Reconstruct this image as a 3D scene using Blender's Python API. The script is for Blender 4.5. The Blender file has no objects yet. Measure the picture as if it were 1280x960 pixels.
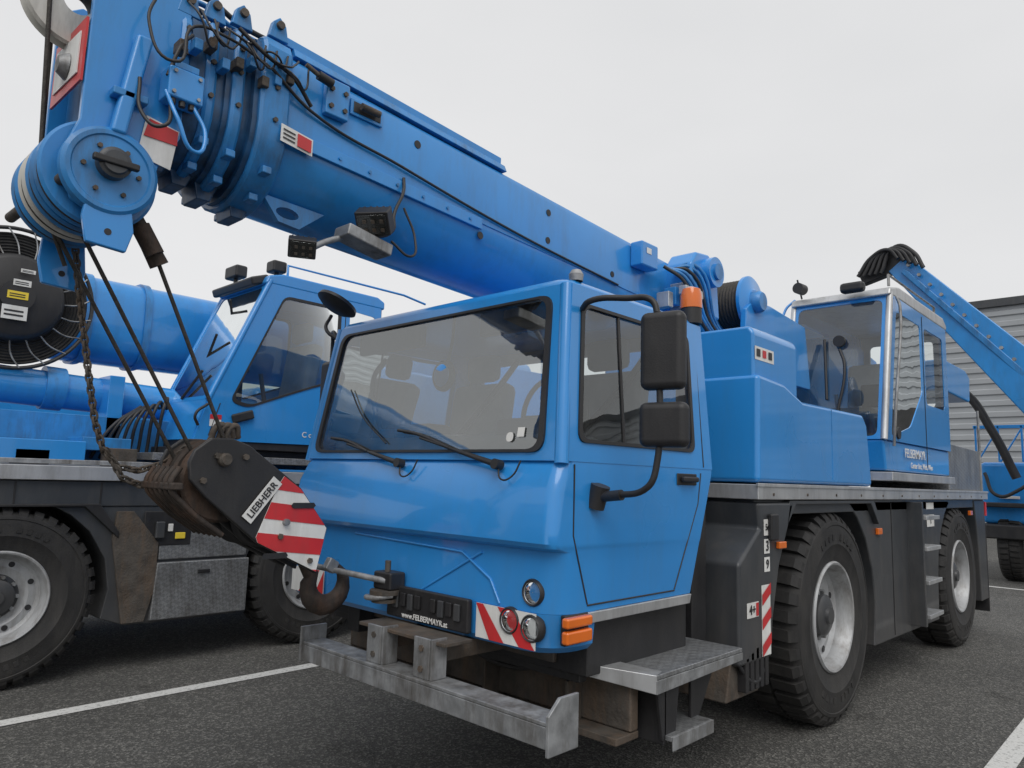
import bpy, bmesh, math, random
from mathutils import Vector, Matrix
random.seed(7)
R=math.radians
S=bpy.context.scene
# ------------------------------------------------------------------ materials
def mat(name,col,rough=.5,metal=0,coat=0,var=.06,scale=6,bump=0,bscale=60,dirt=0,dcol=(.09,.08,.07),spec=.5,low=0,lowcol=(.10,.09,.08)):
    m=bpy.data.materials.new(name);m.use_nodes=True
    n=m.node_tree.nodes;l=m.node_tree.links;b=n['Principled BSDF']
    b.inputs['Metallic'].default_value=metal
    b.inputs['Coat Weight'].default_value=coat;b.inputs['Coat Roughness'].default_value=.06
    b.inputs['Specular IOR Level'].default_value=spec
    geo=n.new('ShaderNodeNewGeometry')
    no=n.new('ShaderNodeTexNoise');no.inputs['Scale'].default_value=scale;no.inputs['Detail'].default_value=3
    l.new(geo.outputs['Position'],no.inputs['Vector'])
    cr=n.new('ShaderNodeValToRGB')
    cr.color_ramp.elements[0].position=.3;cr.color_ramp.elements[1].position=.7
    cr.color_ramp.elements[0].color=tuple(c*(1-var) for c in col)+(1,)
    cr.color_ramp.elements[1].color=tuple(min(1,c*(1+var)) for c in col)+(1,)
    l.new(no.outputs['Fac'],cr.inputs['Fac'])
    out=cr.outputs['Color']
    if dirt>0:
        n2=n.new('ShaderNodeTexNoise');n2.inputs['Scale'].default_value=3.6;n2.inputs['Detail'].default_value=7;n2.inputs['Roughness'].default_value=.72
        mp=n.new('ShaderNodeMapping');mp.inputs['Scale'].default_value=(2.6,2.6,.55)
        l.new(geo.outputs['Position'],mp.inputs['Vector']);l.new(mp.outputs['Vector'],n2.inputs['Vector'])
        mr=n.new('ShaderNodeMapRange');mr.inputs['From Min'].default_value=.46;mr.inputs['From Max'].default_value=.76
        mr.inputs['To Min'].default_value=0;mr.inputs['To Max'].default_value=dirt
        l.new(n2.outputs['Fac'],mr.inputs['Value'])
        mx=n.new('ShaderNodeMix');mx.data_type='RGBA';mx.inputs['B'].default_value=dcol+(1,)
        l.new(mr.outputs['Result'],mx.inputs['Factor']);l.new(out,mx.inputs['A']);out=mx.outputs['Result']
        if low>0:   # road dust that settles towards the ground
            sp=n.new('ShaderNodeSeparateXYZ');l.new(geo.outputs['Position'],sp.inputs[0])
            m3=n.new('ShaderNodeMapRange');m3.inputs['From Min'].default_value=1.3;m3.inputs['From Max'].default_value=.1
            l.new(sp.outputs['Z'],m3.inputs['Value'])
            mm=n.new('ShaderNodeMath');mm.operation='MULTIPLY';l.new(m3.outputs['Result'],mm.inputs[0]);l.new(n2.outputs['Fac'],mm.inputs[1])
            m4=n.new('ShaderNodeMath');m4.operation='MULTIPLY';l.new(mm.outputs[0],m4.inputs[0]);m4.inputs[1].default_value=low
            mx=n.new('ShaderNodeMix');mx.data_type='RGBA';mx.inputs['B'].default_value=lowcol+(1,)
            l.new(m4.outputs[0],mx.inputs['Factor']);l.new(out,mx.inputs['A']);out=mx.outputs['Result']
    l.new(out,b.inputs['Base Color'])
    r2=n.new('ShaderNodeMapRange');r2.inputs['To Min'].default_value=max(.02,rough-.08);r2.inputs['To Max'].default_value=min(1,rough+.1)
    l.new(no.outputs['Fac'],r2.inputs['Value']);l.new(r2.outputs['Result'],b.inputs['Roughness'])
    if bump>0:
        nb=n.new('ShaderNodeTexNoise');nb.inputs['Scale'].default_value=bscale;nb.inputs['Detail'].default_value=2
        l.new(geo.outputs['Position'],nb.inputs['Vector'])
        bp=n.new('ShaderNodeBump');bp.inputs['Strength'].default_value=bump;bp.inputs['Distance'].default_value=.01
        l.new(nb.outputs['Fac'],bp.inputs['Height']);l.new(bp.outputs['Normal'],b.inputs['Normal'])
    return m
BLUE=mat('blue_paint',(.024,.262,.680),.28,coat=.6,var=.05,scale=1.5,dirt=.16,dcol=(.08,.15,.22),bump=.04,bscale=7,low=.55,lowcol=(.11,.13,.15))
BLUEB=mat('blue_boom_paint',(.024,.255,.650),.30,coat=.5,var=.07,scale=2.2,dirt=.34,dcol=(.05,.11,.18),bump=.06,bscale=5)
BLUED=mat('blue_paint_worn',(.026,.225,.56),.42,coat=.25,var=.14,scale=6,dirt=.75,dcol=(.045,.06,.08),bump=.05,bscale=30)
GREASE=mat('greasy_blue',(.018,.085,.20),.35,coat=.1,var=.4,scale=12,dirt=.9,dcol=(.018,.018,.02),bump=.1,bscale=25)
BLACK=mat('black_plastic',(.020,.020,.022),.48,var=.2,bump=.08,bscale=150,dirt=.3,dcol=(.065,.06,.055))
DARK=mat('anthracite_paint',(.042,.047,.054),.42,var=.1,dirt=.45,dcol=(.10,.095,.09),coat=.15,low=.8)
RUBBER=mat('tyre_rubber',(.017,.017,.018),.72,var=.3,scale=9,bump=.2,bscale=90,dirt=.45,dcol=(.065,.06,.055),low=.45,lowcol=(.075,.07,.062))
STEEL=mat('galvanised_steel',(.32,.33,.34),.5,metal=.5,var=.28,scale=14,bump=.12,dirt=1,dcol=(.085,.068,.05))
STEELD=mat('weathered_steel',(.085,.075,.065),.72,metal=.2,var=.4,scale=9,bump=.4,dirt=.95,dcol=(.15,.10,.065))
ALU=mat('aluminium_trim',(.55,.56,.57),.4,metal=.65,var=.1,dirt=.5,dcol=(.18,.17,.16))
RIM=mat('rim_paint',(.42,.43,.44),.45,metal=.2,var=.1,dirt=.8,dcol=(.11,.09,.07))
WHITE=mat('white_paint',(.76,.76,.74),.5,var=.05,dirt=.4,dcol=(.33,.31,.28))
RED=mat('red_reflector',(.58,.03,.035),.35,var=.1,dirt=.25)
ORANGE=mat('orange_lens',(.75,.16,.015),.15,coat=.6,var=.1)
YEL=mat('yellow_sticker',(.8,.6,.05),.5)
ROPE=mat('wire_rope',(.045,.04,.035),.6,metal=.3,var=.4,scale=60,bump=.4,bscale=260)
RUST=mat('rusty_steel',(.050,.040,.034),.7,metal=.3,var=.4,scale=18,bump=.3,dirt=.75,dcol=(.14,.075,.045))
SEAT=mat('seat_fabric',(.20,.205,.22),.9,var=.2)
DASH=mat('dashboard_plastic',(.30,.31,.32),.6,var=.1)
CHROME=mat('lamp_reflector',(.8,.8,.82),.12,metal=1,var=.02)
LAMPR=mat('lamp_bowl',(.62,.63,.65),.38,metal=.7,var=.05)
NYLON=mat('sheave_nylon',(.55,.54,.50),.5,var=.08,dirt=.6)
def glassmat(name,tint,ior=1.5,dust=.09):
    m=bpy.data.materials.new(name);m.use_nodes=True;n=m.node_tree.nodes;l=m.node_tree.links
    n.remove(n['Principled BSDF']);o=n['Material Output']
    t=n.new('ShaderNodeBsdfTransparent');t.inputs[0].default_value=tint+(1,)
    g=n.new('ShaderNodeBsdfGlossy');g.inputs['Roughness'].default_value=.012;g.inputs['Color'].default_value=(.93,.96,.96,1)
    geo=n.new('ShaderNodeNewGeometry');no=n.new('ShaderNodeTexNoise');no.inputs['Scale'].default_value=2.2
    l.new(geo.outputs['Position'],no.inputs['Vector'])
    bp=n.new('ShaderNodeBump');bp.inputs['Strength'].default_value=.06;bp.inputs['Distance'].default_value=.05
    l.new(no.outputs['Fac'],bp.inputs['Height']);l.new(bp.outputs['Normal'],g.inputs['Normal'])
    f=n.new('ShaderNodeFresnel');f.inputs['IOR'].default_value=ior
    mx=n.new('ShaderNodeMixShader');l.new(f.outputs[0],mx.inputs[0]);l.new(t.outputs[0],mx.inputs[1]);l.new(g.outputs[0],mx.inputs[2])
    d=n.new('ShaderNodeBsdfDiffuse');d.inputs[0].default_value=(.5,.5,.48,1)
    q=n.new('ShaderNodeTexNoise');q.inputs['Scale'].default_value=4;q.inputs['Detail'].default_value=6;l.new(geo.outputs['Position'],q.inputs['Vector'])
    mr=n.new('ShaderNodeMapRange');mr.inputs['From Min'].default_value=.4;mr.inputs['From Max'].default_value=.8;mr.inputs['To Min'].default_value=.01;mr.inputs['To Max'].default_value=dust
    l.new(q.outputs['Fac'],mr.inputs['Value'])
    m2=n.new('ShaderNodeMixShader');l.new(mr.outputs[0],m2.inputs[0]);l.new(mx.outputs[0],m2.inputs[1]);l.new(d.outputs[0],m2.inputs[2])
    l.new(m2.outputs[0],o.inputs[0]);return m
GLASS=glassmat('tinted_glass',(.80,.85,.84),2.0)
GLASSW=glassmat('windscreen_laminate',(.84,.88,.87),2.9,.12)
GLASSD=glassmat('dark_tinted_glass',(.58,.64,.63),1.8)
GLASSC=glassmat('lamp_glass',(.85,.87,.88),1.45)
def checker(name):
    m=mat(name,(.33,.34,.35),.42,metal=.6,var=.12,scale=5,dirt=.7,dcol=(.11,.10,.09))
    n=m.node_tree.nodes;l=m.node_tree.links;b=n['Principled BSDF']
    geo=n.new('ShaderNodeNewGeometry')
    mp=n.new('ShaderNodeMapping');mp.inputs['Rotation'].default_value=(R(45),R(45),R(45));mp.inputs['Scale'].default_value=(42,42,42)
    l.new(geo.outputs['Position'],mp.inputs['Vector'])
    v=n.new('ShaderNodeTexChecker');v.inputs['Scale'].default_value=1
    l.new(mp.outputs['Vector'],v.inputs['Vector'])
    bp=n.new('ShaderNodeBump');bp.inputs['Strength'].default_value=1;bp.inputs['Distance'].default_value=.012
    l.new(v.outputs['Fac'],bp.inputs['Height']);l.new(bp.outputs['Normal'],b.inputs['Normal'])
    old=b.inputs['Base Color'].links[0].from_socket
    mx=n.new('ShaderNodeMix');mx.data_type='RGBA';mx.blend_type='MULTIPLY';mx.inputs['Factor'].default_value=.22
    l.new(old,mx.inputs['A']);l.new(v.outputs['Fac'],mx.inputs['B']);l.new(mx.outputs['Result'],b.inputs['Base Color']);return m
CHECK=checker('checker_plate')
# ------------------------------------------------------------------ helpers
def empty(name,loc=(0,0,0)):
    o=bpy.data.objects.new(name,None);S.collection.objects.link(o);o.location=loc;o.empty_display_size=.3;return o
def addobj(name,me,m,par,bevel=0,smooth=True,seg=2,ang=35):
    if m is not None and not me.materials: me.materials.append(m)
    if smooth:
        for p in me.polygons:p.use_smooth=True
        me.set_sharp_from_angle(angle=R(ang))
    o=bpy.data.objects.new(name,me);S.collection.objects.link(o)
    if par: o.parent=par
    if bevel:
        b=o.modifiers.new('bevel','BEVEL');b.width=bevel;b.segments=seg;b.limit_method='ANGLE';b.angle_limit=R(30);b.harden_normals=True
    return o
def mesh(name,v,f,m,par,bevel=0,**k):
    me=bpy.data.meshes.new(name);me.from_pydata([tuple(p) for p in v],[],f)
    bm=bmesh.new();bm.from_mesh(me);bmesh.ops.recalc_face_normals(bm,faces=bm.faces);bm.to_mesh(me);bm.free()
    return addobj(name,me,m,par,bevel,**k)
def box(name,x0,x1,y0,y1,z0,z1,m,par,bevel=.006,rot=None):
    v=[(x,y,z) for x in(x0,x1) for y in(y0,y1) for z in(z0,z1)]
    if rot:
        c=Vector(((x0+x1)/2,(y0+y1)/2,(z0+z1)/2));M=Matrix.Rotation(R(rot[1]),3,rot[0])
        v=[c+M@(Vector(p)-c) for p in v]
    f=[(0,1,3,2),(4,6,7,5),(0,4,5,1),(2,3,7,6),(0,2,6,4),(1,5,7,3)]
    return mesh(name,v,f,m,par,bevel)
def loft(name,rings,m,par,bevel=0,caps=True,**k):
    n=len(rings[0]);v=[p for r in rings for p in r];f=[]
    for i in range(len(rings)-1):
        for j in range(n):
            a=i*n+j;b=i*n+(j+1)%n;f.append((a,b,b+n,a+n))
    if caps:f.append(tuple(range(n)));f.append(tuple(range(len(v)-n,len(v))))
    return mesh(name,v,f,m,par,bevel,**k)
def prismy(name,prof,y0,y1,m,par,bevel=.006,**k):
    return loft(name,[[(x,y0,z) for x,z in prof],[(x,y1,z) for x,z in prof]],m,par,bevel,**k)
def prismx(name,prof,x0,x1,m,par,bevel=.006,**k):
    return loft(name,[[(x0,y,z) for y,z in prof],[(x1,y,z) for y,z in prof]],m,par,bevel,**k)
def cyl(name,p0,p1,r,m,par,r2=None,seg=28,bevel=0):
    p0=Vector(p0);p1=Vector(p1);d=(p1-p0).normalized();r2=r if r2 is None else r2
    a=d.orthogonal().normalized();b=d.cross(a)
    rg=lambda p,rr:[p+(a*math.cos(t)+b*math.sin(t))*rr for t in [2*math.pi*i/seg for i in range(seg)]]
    return loft(name,[rg(p0,r),rg(p1,r2)],m,par,bevel)
def lathe(name,prof,c,m,par,seg=64,axis='y'):
    rings=[]
    for i in range(seg):
        t=2*math.pi*i/seg;ct,st=math.cos(t),math.sin(t)
        if axis=='y': rings.append([(c[0]+r*ct,c[1]+d,c[2]+r*st) for r,d in prof])
        elif axis=='x': rings.append([(c[0]+d,c[1]+r*ct,c[2]+r*st) for r,d in prof])
        else: rings.append([(c[0]+r*ct,c[1]+r*st,c[2]+d) for r,d in prof])
    n=len(prof);v=[p for r in rings for p in r];f=[]
    for i in range(seg):
        for j in range(n-1):
            a=i*n+j;b=((i+1)%seg)*n+j;f.append((a,b,b+1,a+1))
    me=bpy.data.meshes.new(name);me.from_pydata(v,[],f)
    bm=bmesh.new();bm.from_mesh(me);bmesh.ops.remove_doubles(bm,verts=bm.verts,dist=1e-5);bmesh.ops.recalc_face_normals(bm,faces=bm.faces);bm.to_mesh(me);bm.free()
    return addobj(name,me,m,par)
def tube(name,pts,r,m,par,smooth=True,cyclic=False):
    cu=bpy.data.curves.new(name,'CURVE');cu.dimensions='3D';cu.bevel_depth=r;cu.bevel_resolution=3;cu.resolution_u=8;cu.use_fill_caps=True
    if smooth and len(pts)>2:
        sp=cu.splines.new('BEZIER');sp.bezier_points.add(len(pts)-1)
        for i,p in enumerate(pts):
            q=sp.bezier_points[i];q.co=p;q.handle_left_type=q.handle_right_type='AUTO'
    else:
        sp=cu.splines.new('POLY');sp.points.add(len(pts)-1)
        for i,p in enumerate(pts): sp.points[i].co=tuple(p)+(1,)
    sp.use_cyclic_u=cyclic;cu.materials.append(m)
    o=bpy.data.objects.new(name,cu);S.collection.objects.link(o);o.parent=par;return o
def rp(pts,r=.05,n=5):
    pts=[Vector(p) for p in pts];out=[];N=len(pts)
    for i,p in enumerate(pts):
        a=pts[i-1];b=pts[(i+1)%N];da=(a-p);db=(b-p)
        ra=min(r,da.length*.45);rb=min(r,db.length*.45)
        s=p+da.normalized()*ra;e=p+db.normalized()*rb
        for k in range(n+1):
            t=k/n;out.append(s*(1-t)**2+p*2*t*(1-t)+e*t*t)
    return out
def panel(name,outer,holes,m,par,th=.03,bevel=0):
    bm=bmesh.new();ed=[]
    for L in [outer]+holes:
        vs=[bm.verts.new(p) for p in L]
        ed+=[bm.edges.new((vs[i],vs[(i+1)%len(vs)])) for i in range(len(vs))]
    bmesh.ops.triangle_fill(bm,use_beauty=True,use_dissolve=False,edges=ed)
    bmesh.ops.recalc_face_normals(bm,faces=bm.faces)
    me=bpy.data.meshes.new(name);bm.to_mesh(me);bm.free()
    o=addobj(name,me,m,par,smooth=False)
    s=o.modifiers.new('solid','SOLIDIFY');s.thickness=th;s.offset=0
    return o
def sheet(name,pts,m,par,th=0):
    o=mesh(name,pts,[tuple(range(len(pts)))],m,par,smooth=False)
    if th:
        s=o.modifiers.new('solid','SOLIDIFY');s.thickness=th;s.offset=0
    return o
def text(name,s,loc,size,m,par,facing='-y',th=.001,rotz=0,tilt=0):
    cu=bpy.data.curves.new(name,'FONT');cu.body=s;cu.size=size;cu.extrude=th;cu.align_x='CENTER';cu.align_y='CENTER'
    cu.offset=size*.012;cu.materials.append(m)
    o=bpy.data.objects.new(name,cu);S.collection.objects.link(o);o.parent=par
    M=Matrix.Rotation(R(-90),4,'Z') if facing=='-x' else Matrix.Identity(4)
    M=M@Matrix.Rotation(R(90),4,'X')@Matrix.Rotation(R(tilt),4,'Z')
    o.matrix_local=Matrix.Translation(loc)@M;return o
def lerp(a,b,t): return tuple(a[i]*(1-t)+b[i]*t for i in range(3))
# ------------------------------------------------------------------ wheel
def wheel(name,x,yf,z,Rr,par,s=1):
    """tyre outer face at y=yf, body extends by s*width"""
    k=Rr/.695;w=empty(name,(0,0,0));w.parent=par
    tp=[(.345,.05),(.36,.02),(.40,.005),(.47,-.006),(.475,-.010),(.485,-.010),(.49,-.008),(.56,-.012),(.60,-.004),(.605,-.009),(.625,-.004),(.63,.002),(.648,.02),(.662,.045),(.664,.40*.5),(.662,.36),(.648,.385),(.60,.41),(.50,.42),(.40,.40),(.345,.36)]
    lathe('tyre',[(r*k,d*k*s) for r,d in tp],(x,yf,z),RUBBER,w,seg=96)
    V=[];F=[]
    N=38
    for i in range(N):
        for side in(0,1):
            t0=2*math.pi*(i+.5*side)/N;dt=2*math.pi/N*.60;sk=.07*(1 if side else -1)
            if side==0: ds=[(-.002,.618),(.008,.655),(.04,.690),(.19,.695)]
            else: ds=[(.215,.695),(.36,.690),(.396,.655),(.406,.618)]
            base=len(V)
            for q,(d,rr) in enumerate(ds):
                sh=sk*(d-.2)*1.6
                for (tt,r2) in((t0+sh,rr-.05),(t0+sh,rr),(t0+dt+sh,rr),(t0+dt+sh,rr-.05)):
                    V.append((x+r2*k*math.cos(tt),yf+d*k*s,z+r2*k*math.sin(tt)))
            for q in(0,1,2):
                a=base+q*4;F+= [(a,a+1,a+5,a+4),(a+1,a+2,a+6,a+5),(a+2,a+3,a+7,a+6)]
            F+=[(base,base+1,base+2,base+3),(base+12,base+13,base+14,base+15)]
    mesh('tread_lugs',V,F,RUBBER,w,smooth=False)
    V=[];F=[]
    for a0 in(55,235):
        for j in range(9):
            if j==4: continue
            t=R(a0+j*7.5);b0=len(V)
            for (tt,r2) in((t,.505),(t+.07,.505),(t+.07,.545),(t,.545)): 
                for d in(-.006,-.0145): V.append((x+r2*k*math.cos(tt),yf+d*k*s,z+r2*k*math.sin(tt)))
            F+=[(b0+1,b0+3,b0+5,b0+7),(b0,b0+1,b0+3,b0+2),(b0+2,b0+3,b0+5,b0+4),(b0+4,b0+5,b0+7,b0+6),(b0+6,b0+7,b0+1,b0)]
    mesh('sidewall_marks',V,F,RUBBER,w,smooth=False)
    lathe('rim',[(r*k,d*k*s) for r,d in[(.356,.05),(.362,.012),(.352,.000),(.340,.004),(.332,.03),(.318,.05),(.312,.11),(.29,.135),(.235,.125),(.21,.14),(.17,.15),(.10,.15)]],(x,yf,z),RIM,w,seg=72)
    lathe('hub',[(r*k,d*k*s) for r,d in[(.175,.148),(.168,.125),(.14,.12),(.135,.07),(.11,.055),(.06,.05),(.055,.03),(.0,.028)]],(x,yf,z),DARK,w,seg=40)
    for i in range(10):
        t=2*math.pi*i/10
        cx,cz=x+.155*k*math.cos(t),z+.155*k*math.sin(t)
        cyl('wheel_nut',(cx,yf+s*.128*k,cz),(cx,yf+s*.09*k,cz),.015*k,STEEL,w,seg=6)
    for i in range(8):
        t=2*math.pi*(i+.5)/8
        cx,cz=x+.262*k*math.cos(t),z+.262*k*math.sin(t)
        cyl('rim_hole',(cx,yf+s*.133*k,cz),(cx,yf+s*.124*k,cz),.022*k,BLACK,w,seg=16)
    return w
# ================================================================== MAIN CRANE
C=empty('mobile_crane')
def plan(z,f,y0,y1,xr,r):
    n=6;out=[]
    for (cx,cy,a0) in((f+r,y0+r,270),(f+r,y1-r,180)):
        for k in range(n+1):
            a=R(a0-90*k/n) 
            out.append((cx+r*math.cos(a),cy+r*math.sin(a),z))
    out.append((xr,y1,z));out.append((xr,y0,z));return out
secs=[(1.03,2.170,1.80,3.74,3.165,.13),(1.20,2.180,1.80,3.73,3.23,.10),(1.265,2.184,1.80,3.725,3.255,.07),(1.282,2.140,1.798,3.725,3.262,.05),(1.30,2.128,1.798,3.725,3.268,.05),(1.34,2.130,1.798,3.725,3.283,.055),(1.50,2.152,1.799,3.72,3.344,.06),(1.59,2.185,1.80,3.70,3.378,.06),(1.63,2.215,1.803,3.69,3.39,.06)]
loft('cab_lower_body',[plan(*s) for s in secs],BLUE,C,0,ang=28)
secs=[(.875,2.19,1.84,3.80,2.42,.16),(.90,2.17,1.815,3.82,2.42,.16),(1.029,2.165,1.80,3.80,2.42,.14)]
loft('nose_panel',[plan(*s) for s in secs],BLUE,C,0,ang=28)
for pts in([(2.180,3.15,1.245),(2.177,2.34,1.225),(2.174,2.16,1.13),(2.170,2.10,1.04)],[(2.171,2.62,1.02),(2.178,2.22,1.235)]):
    tube('nose_press_line',pts,.006,BLUE,C,smooth=False)
A=[(2.205,1.83,1.62),(2.315,1.905,2.375),(2.315,3.60,2.375),(2.205,3.68,1.62)]
ho=[(2.209,1.90,1.655),(2.309,1.955,2.335),(2.309,3.545,2.335),(2.209,3.61,1.655)]
panel('windscreen_frame',A,[rp(ho,.07)],BLUE,C,.03)
off=lambda pts,dx,dy=0:[(p[0]+dx,p[1]+dy,p[2]) for p in pts]
ctr=Vector((2.259,2.75,1.995))
hi=[tuple(ctr+(Vector(p)-ctr)*.965) for p in ho]
panel('windscreen_seal',[tuple(p) for p in off(rp(ho,.07),-.020)],[[tuple(p) for p in off(rp(hi,.07),-.020)]],BLACK,C,.012)
sheet('windscreen_glass',off(rp(ho,.07),-.012),GLASSW,C)
def sidepanel(yb,yt,nm):
    f=lambda x,z:(x,yb+(yt-yb)*(z-1.62)/.755,z)
    out=[f(2.205,1.62),f(2.315,2.375),f(3.40,2.375),f(3.39,1.62)]
    h=[f(2.29,1.70),f(2.365,2.30),f(3.25,2.30),f(3.22,1.70)]
    panel(nm+'_frame',out,[rp(h,.05)],BLUE,C,.03)
    s=-1 if yb<2.5 else 1
    c=Vector(f(2.78,2.0));h2=[tuple(c+(Vector(p)-c)*.95) for p in h]
    panel(nm+'_seal',off(rp(h,.05),0,s*.018),[off(rp(h2,.05),0,s*.018)],BLACK,C,.01)
    sheet(nm+'_glass',off(rp(h,.05),0,s*.010),GLASS,C)
    tube(nm+'_window_divider',[(2.62,f(0,1.7)[1]+s*.012,1.70),(2.64,f(0,2.3)[1]+s*.012,2.30)],.008,BLACK,C)
sidepanel(1.815,1.885,'cab_side');sidepanel(3.69,3.615,'cab_far_side')
panel('cab_rear_wall',[(3.38,1.82,1.62),(3.39,1.89,2.375),(3.39,3.61,2.375),(3.38,3.69,1.62)],[rp([(3.382,2.0,1.75),(3.387,2.0,2.28),(3.387,3.5,2.28),(3.382,3.5,1.75)],.06)],DASH,C)
sheet('cab_rear_glass',[(3.39,2.0,1.75),(3.395,2.0,2.28),(3.395,3.5,2.28),(3.39,3.5,1.75)],GLASSC,C)
rr=[]
for z,e in((2.355,.0),(2.385,.004),(2.405,.02),(2.415,.06)):
    rr.append(plan(z,2.300+e,1.885+e,3.62-e,3.42-e,.07))
loft('cab_roof',rr,BLUE,C,0,ang=40)
for a,b in(((2.212,1.825,1.61),(2.322,1.905,2.375)),((2.212,3.68,1.61),(2.322,3.60,2.375))):
    cyl('cab_pillar',a,b,.03,BLUE,C)
for a,b in(((3.39,1.83,1.6),(3.395,1.90,2.375)),):
    cyl('cab_rear_pillar',a,b,.022,BLUE,C)
def groove(pts,r=.0035,m=BLACK): tube('door_shut_line',pts,r,m,C,smooth=False)
groove([(2.262,1.798,1.61),(2.262,1.798,1.33),(2.36,1.799,1.06)])
groove([(3.27,1.799,1.60),(3.24,1.799,1.45),(3.02,1.799,1.06)])
groove([(2.36,1.799,1.055),(3.02,1.799,1.055)])
groove([(3.30,1.80,1.63),(3.33,1.872,2.34)])
box('door_handle',3.06,3.20,1.765,1.79,1.555,1.58,BLACK,C,.008);box('door_handle_recess',3.04,3.22,1.792,1.799,1.54,1.595,BLACK,C,.004)
prismy('sill_trim',[(2.38,.985),(3.15,.985),(3.165,1.028),(2.36,1.028)],1.790,1.85,ALU,C,.004)
box('sill_black_panel',2.42,3.2,1.84,3.7,.76,.984,BLACK,C)
# interior
box('dashboard',2.30,2.60,1.9,3.6,1.60,1.74,DASH,C,.04)
box('dash_console',2.42,2.60,2.9,3.3,1.72,1.82,BLACK,C,.03);box('dash_binnacle',2.45,2.6,2.05,2.45,1.72,1.83,BLACK,C,.03)
box('dash_papers',2.34,2.5,2.6,2.85,1.742,1.75,WHITE,C,.001,rot=('Z',12));box('dash_box',2.36,2.48,3.1,3.25,1.742,1.79,BLUE,C,.004)
for y in(2.25,3.2):
    box('seat_back',3.02,3.14,y-.24,y+.24,1.62,2.12,SEAT,C,.05,rot=('Y',8))
    box('headrest',3.06,3.14,y-.13,y+.13,2.13,2.30,SEAT,C,.04)
    box('seat_cushion',2.70,3.1,y-.24,y+.24,1.60,1.69,SEAT,C,.04)
    tube('seat_belt',[(3.15,y-.24,2.25),(3.05,y-.2,2.1),(2.96,y+.15,1.72)],.018,BLACK,C)
box('centre_console',2.7,3.3,2.6,2.85,1.6,1.78,DASH,C,.03)
lathe('steering_wheel',[(.20+.013*math.cos(a),.013*math.sin(a)) for a in [i*math.pi/4 for i in range(9)]],(2.66,2.25,1.84),BLACK,C,seg=40,axis='x')
cyl('steering_column',(2.5,2.25,1.7),(2.67,2.25,1.84),.03,BLACK,C);box('steering_spoke',2.655,2.67,2.06,2.44,1.82,1.86,BLACK,C)
cyl('steering_hub',(2.64,2.25,1.84),(2.68,2.25,1.84),.06,BLACK,C)
for y in(2.2,3.2): box('sun_visor',2.36,2.40,y-.28,y+.28,2.22,2.34,BLACK,C,.01)
lathe('kerb_mirror_body',[(0,0),(.068,.0),(.076,.008),(.078,.02),(.0,.03)],(2.262,2.63,2.03),BLACK,C,axis='x')
lathe('kerb_mirror_cap',[(0,-.008),(.05,-.005),(.056,-.001)],(2.262,2.63,2.03),BLUE,C,axis='x')
tube('kerb_mirror_stem',[(2.285,2.63,2.05),(2.33,2.64,2.2),(2.34,2.64,2.34)],.008,BLACK,C)
sheet('inspection_sticker',[(2.200,2.02,1.72),(2.200,2.06,1.72),(2.207,2.06,1.76),(2.207,2.02,1.76)],WHITE,C)
sheet('inspection_sticker_round',rp([(2.196,2.08,1.70),(2.196,2.12,1.70),(2.203,2.12,1.74),(2.203,2.08,1.74)],.02),WHITE,C)
# wipers
for b,e in(((2.155,2.12,1.60),(2.195,2.86,1.765)),((2.155,2.78,1.60),(2.195,3.45,1.735))):
    cyl('wiper_pivot',(2.17,b[1],b[2]),(2.13,b[1],b[2]+.005),.022,BLACK,C)
    m1=lerp(b,e,.4);cyl('wiper_arm_base',b,m1,.014,BLACK,C,r2=.009);tube('wiper_arm',[m1,lerp(b,e,.75)],.006,BLACK,C)
    tube('wiper_blade',[lerp(b,e,.45),(e[0]-.0,lerp(b,e,.8)[1],lerp(b,e,.8)[2]+.012),e],.008,BLACK,C)
    tube('washer_hose',[b,(2.13,b[1]-.05,b[2]-.06),(2.145,b[1]-.09,b[2]-.045),(2.165,b[1]-.12,b[2]+.02)],.004,BLACK,C)
tube('wiper_blade_upright',[(2.192,2.95,1.70),(2.215,3.2,1.85),(2.235,3.35,2.0)],.004,BLACK,C)
def lamp(y,z,r=.043,x=2.165):
    lathe('headlamp_bezel',[(r*1.25,.02),(r*1.25,-.008),(r*1.12,-.016),(r,-.012),(r*.98,.0)],(x,y,z),BLACK,C,seg=32,axis='x')
    lathe('headlamp_reflector',[(r,-.004),(r*.8,.004),(r*.5,.010),(r*.3,.003),(0,.0)],(x-.006,y,z),LAMPR,C,seg=32,axis='x')
    lathe('headlamp_lens',[(r,0),(r*.6,-.012),(0,-.016)],(x-.008,y,z),GLASSC,C,seg=32,axis='x')
lamp(1.925,1.105,x=2.180);lamp(2.03,.985);lamp(1.915,.972)
def hazard(y0,y1,z0,z1,x,n,flip=1):
    sheet('warning_board',[(x,y0,z0),(x,y1,z0),(x,y1,z1),(x,y0,z1)],WHITE,C,th=.003)
    w=(y1-y0)/n
    for i in range(0,n,2):
        a=y0+i*w;s=(z1-z0)*.9*flip
        pts=[(a,z0),(a+w,z0),(a+w+s,z1),(a+s,z1)]
        cl=lambda y:max(y0,min(y1,y))
        sheet('warning_stripe',[(x-.004,cl(y),z) for y,z in pts],RED,C)
hazard(1.89,2.22,.893,1.03,2.158,4,1);hazard(3.38,3.70,.90,1.03,2.158,4,-1)
prismx('number_plate_holder',[(2.24,.90),(2.79,.90),(2.79,1.04),(2.24,1.04)],2.125,2.155,BLACK,C,.008)
for i in range(9): 
    if i!=4: box('plate_clip',2.112,2.124,2.28+i*.052,2.315+i*.052,.945+.012*(i%2),1.015,[DARK,BLACK][i%2],C,.004)
text('plate_lettering','www.FELBERMAYR.at',(2.123,2.515,.918),.034,WHITE,C,'-x')
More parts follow.
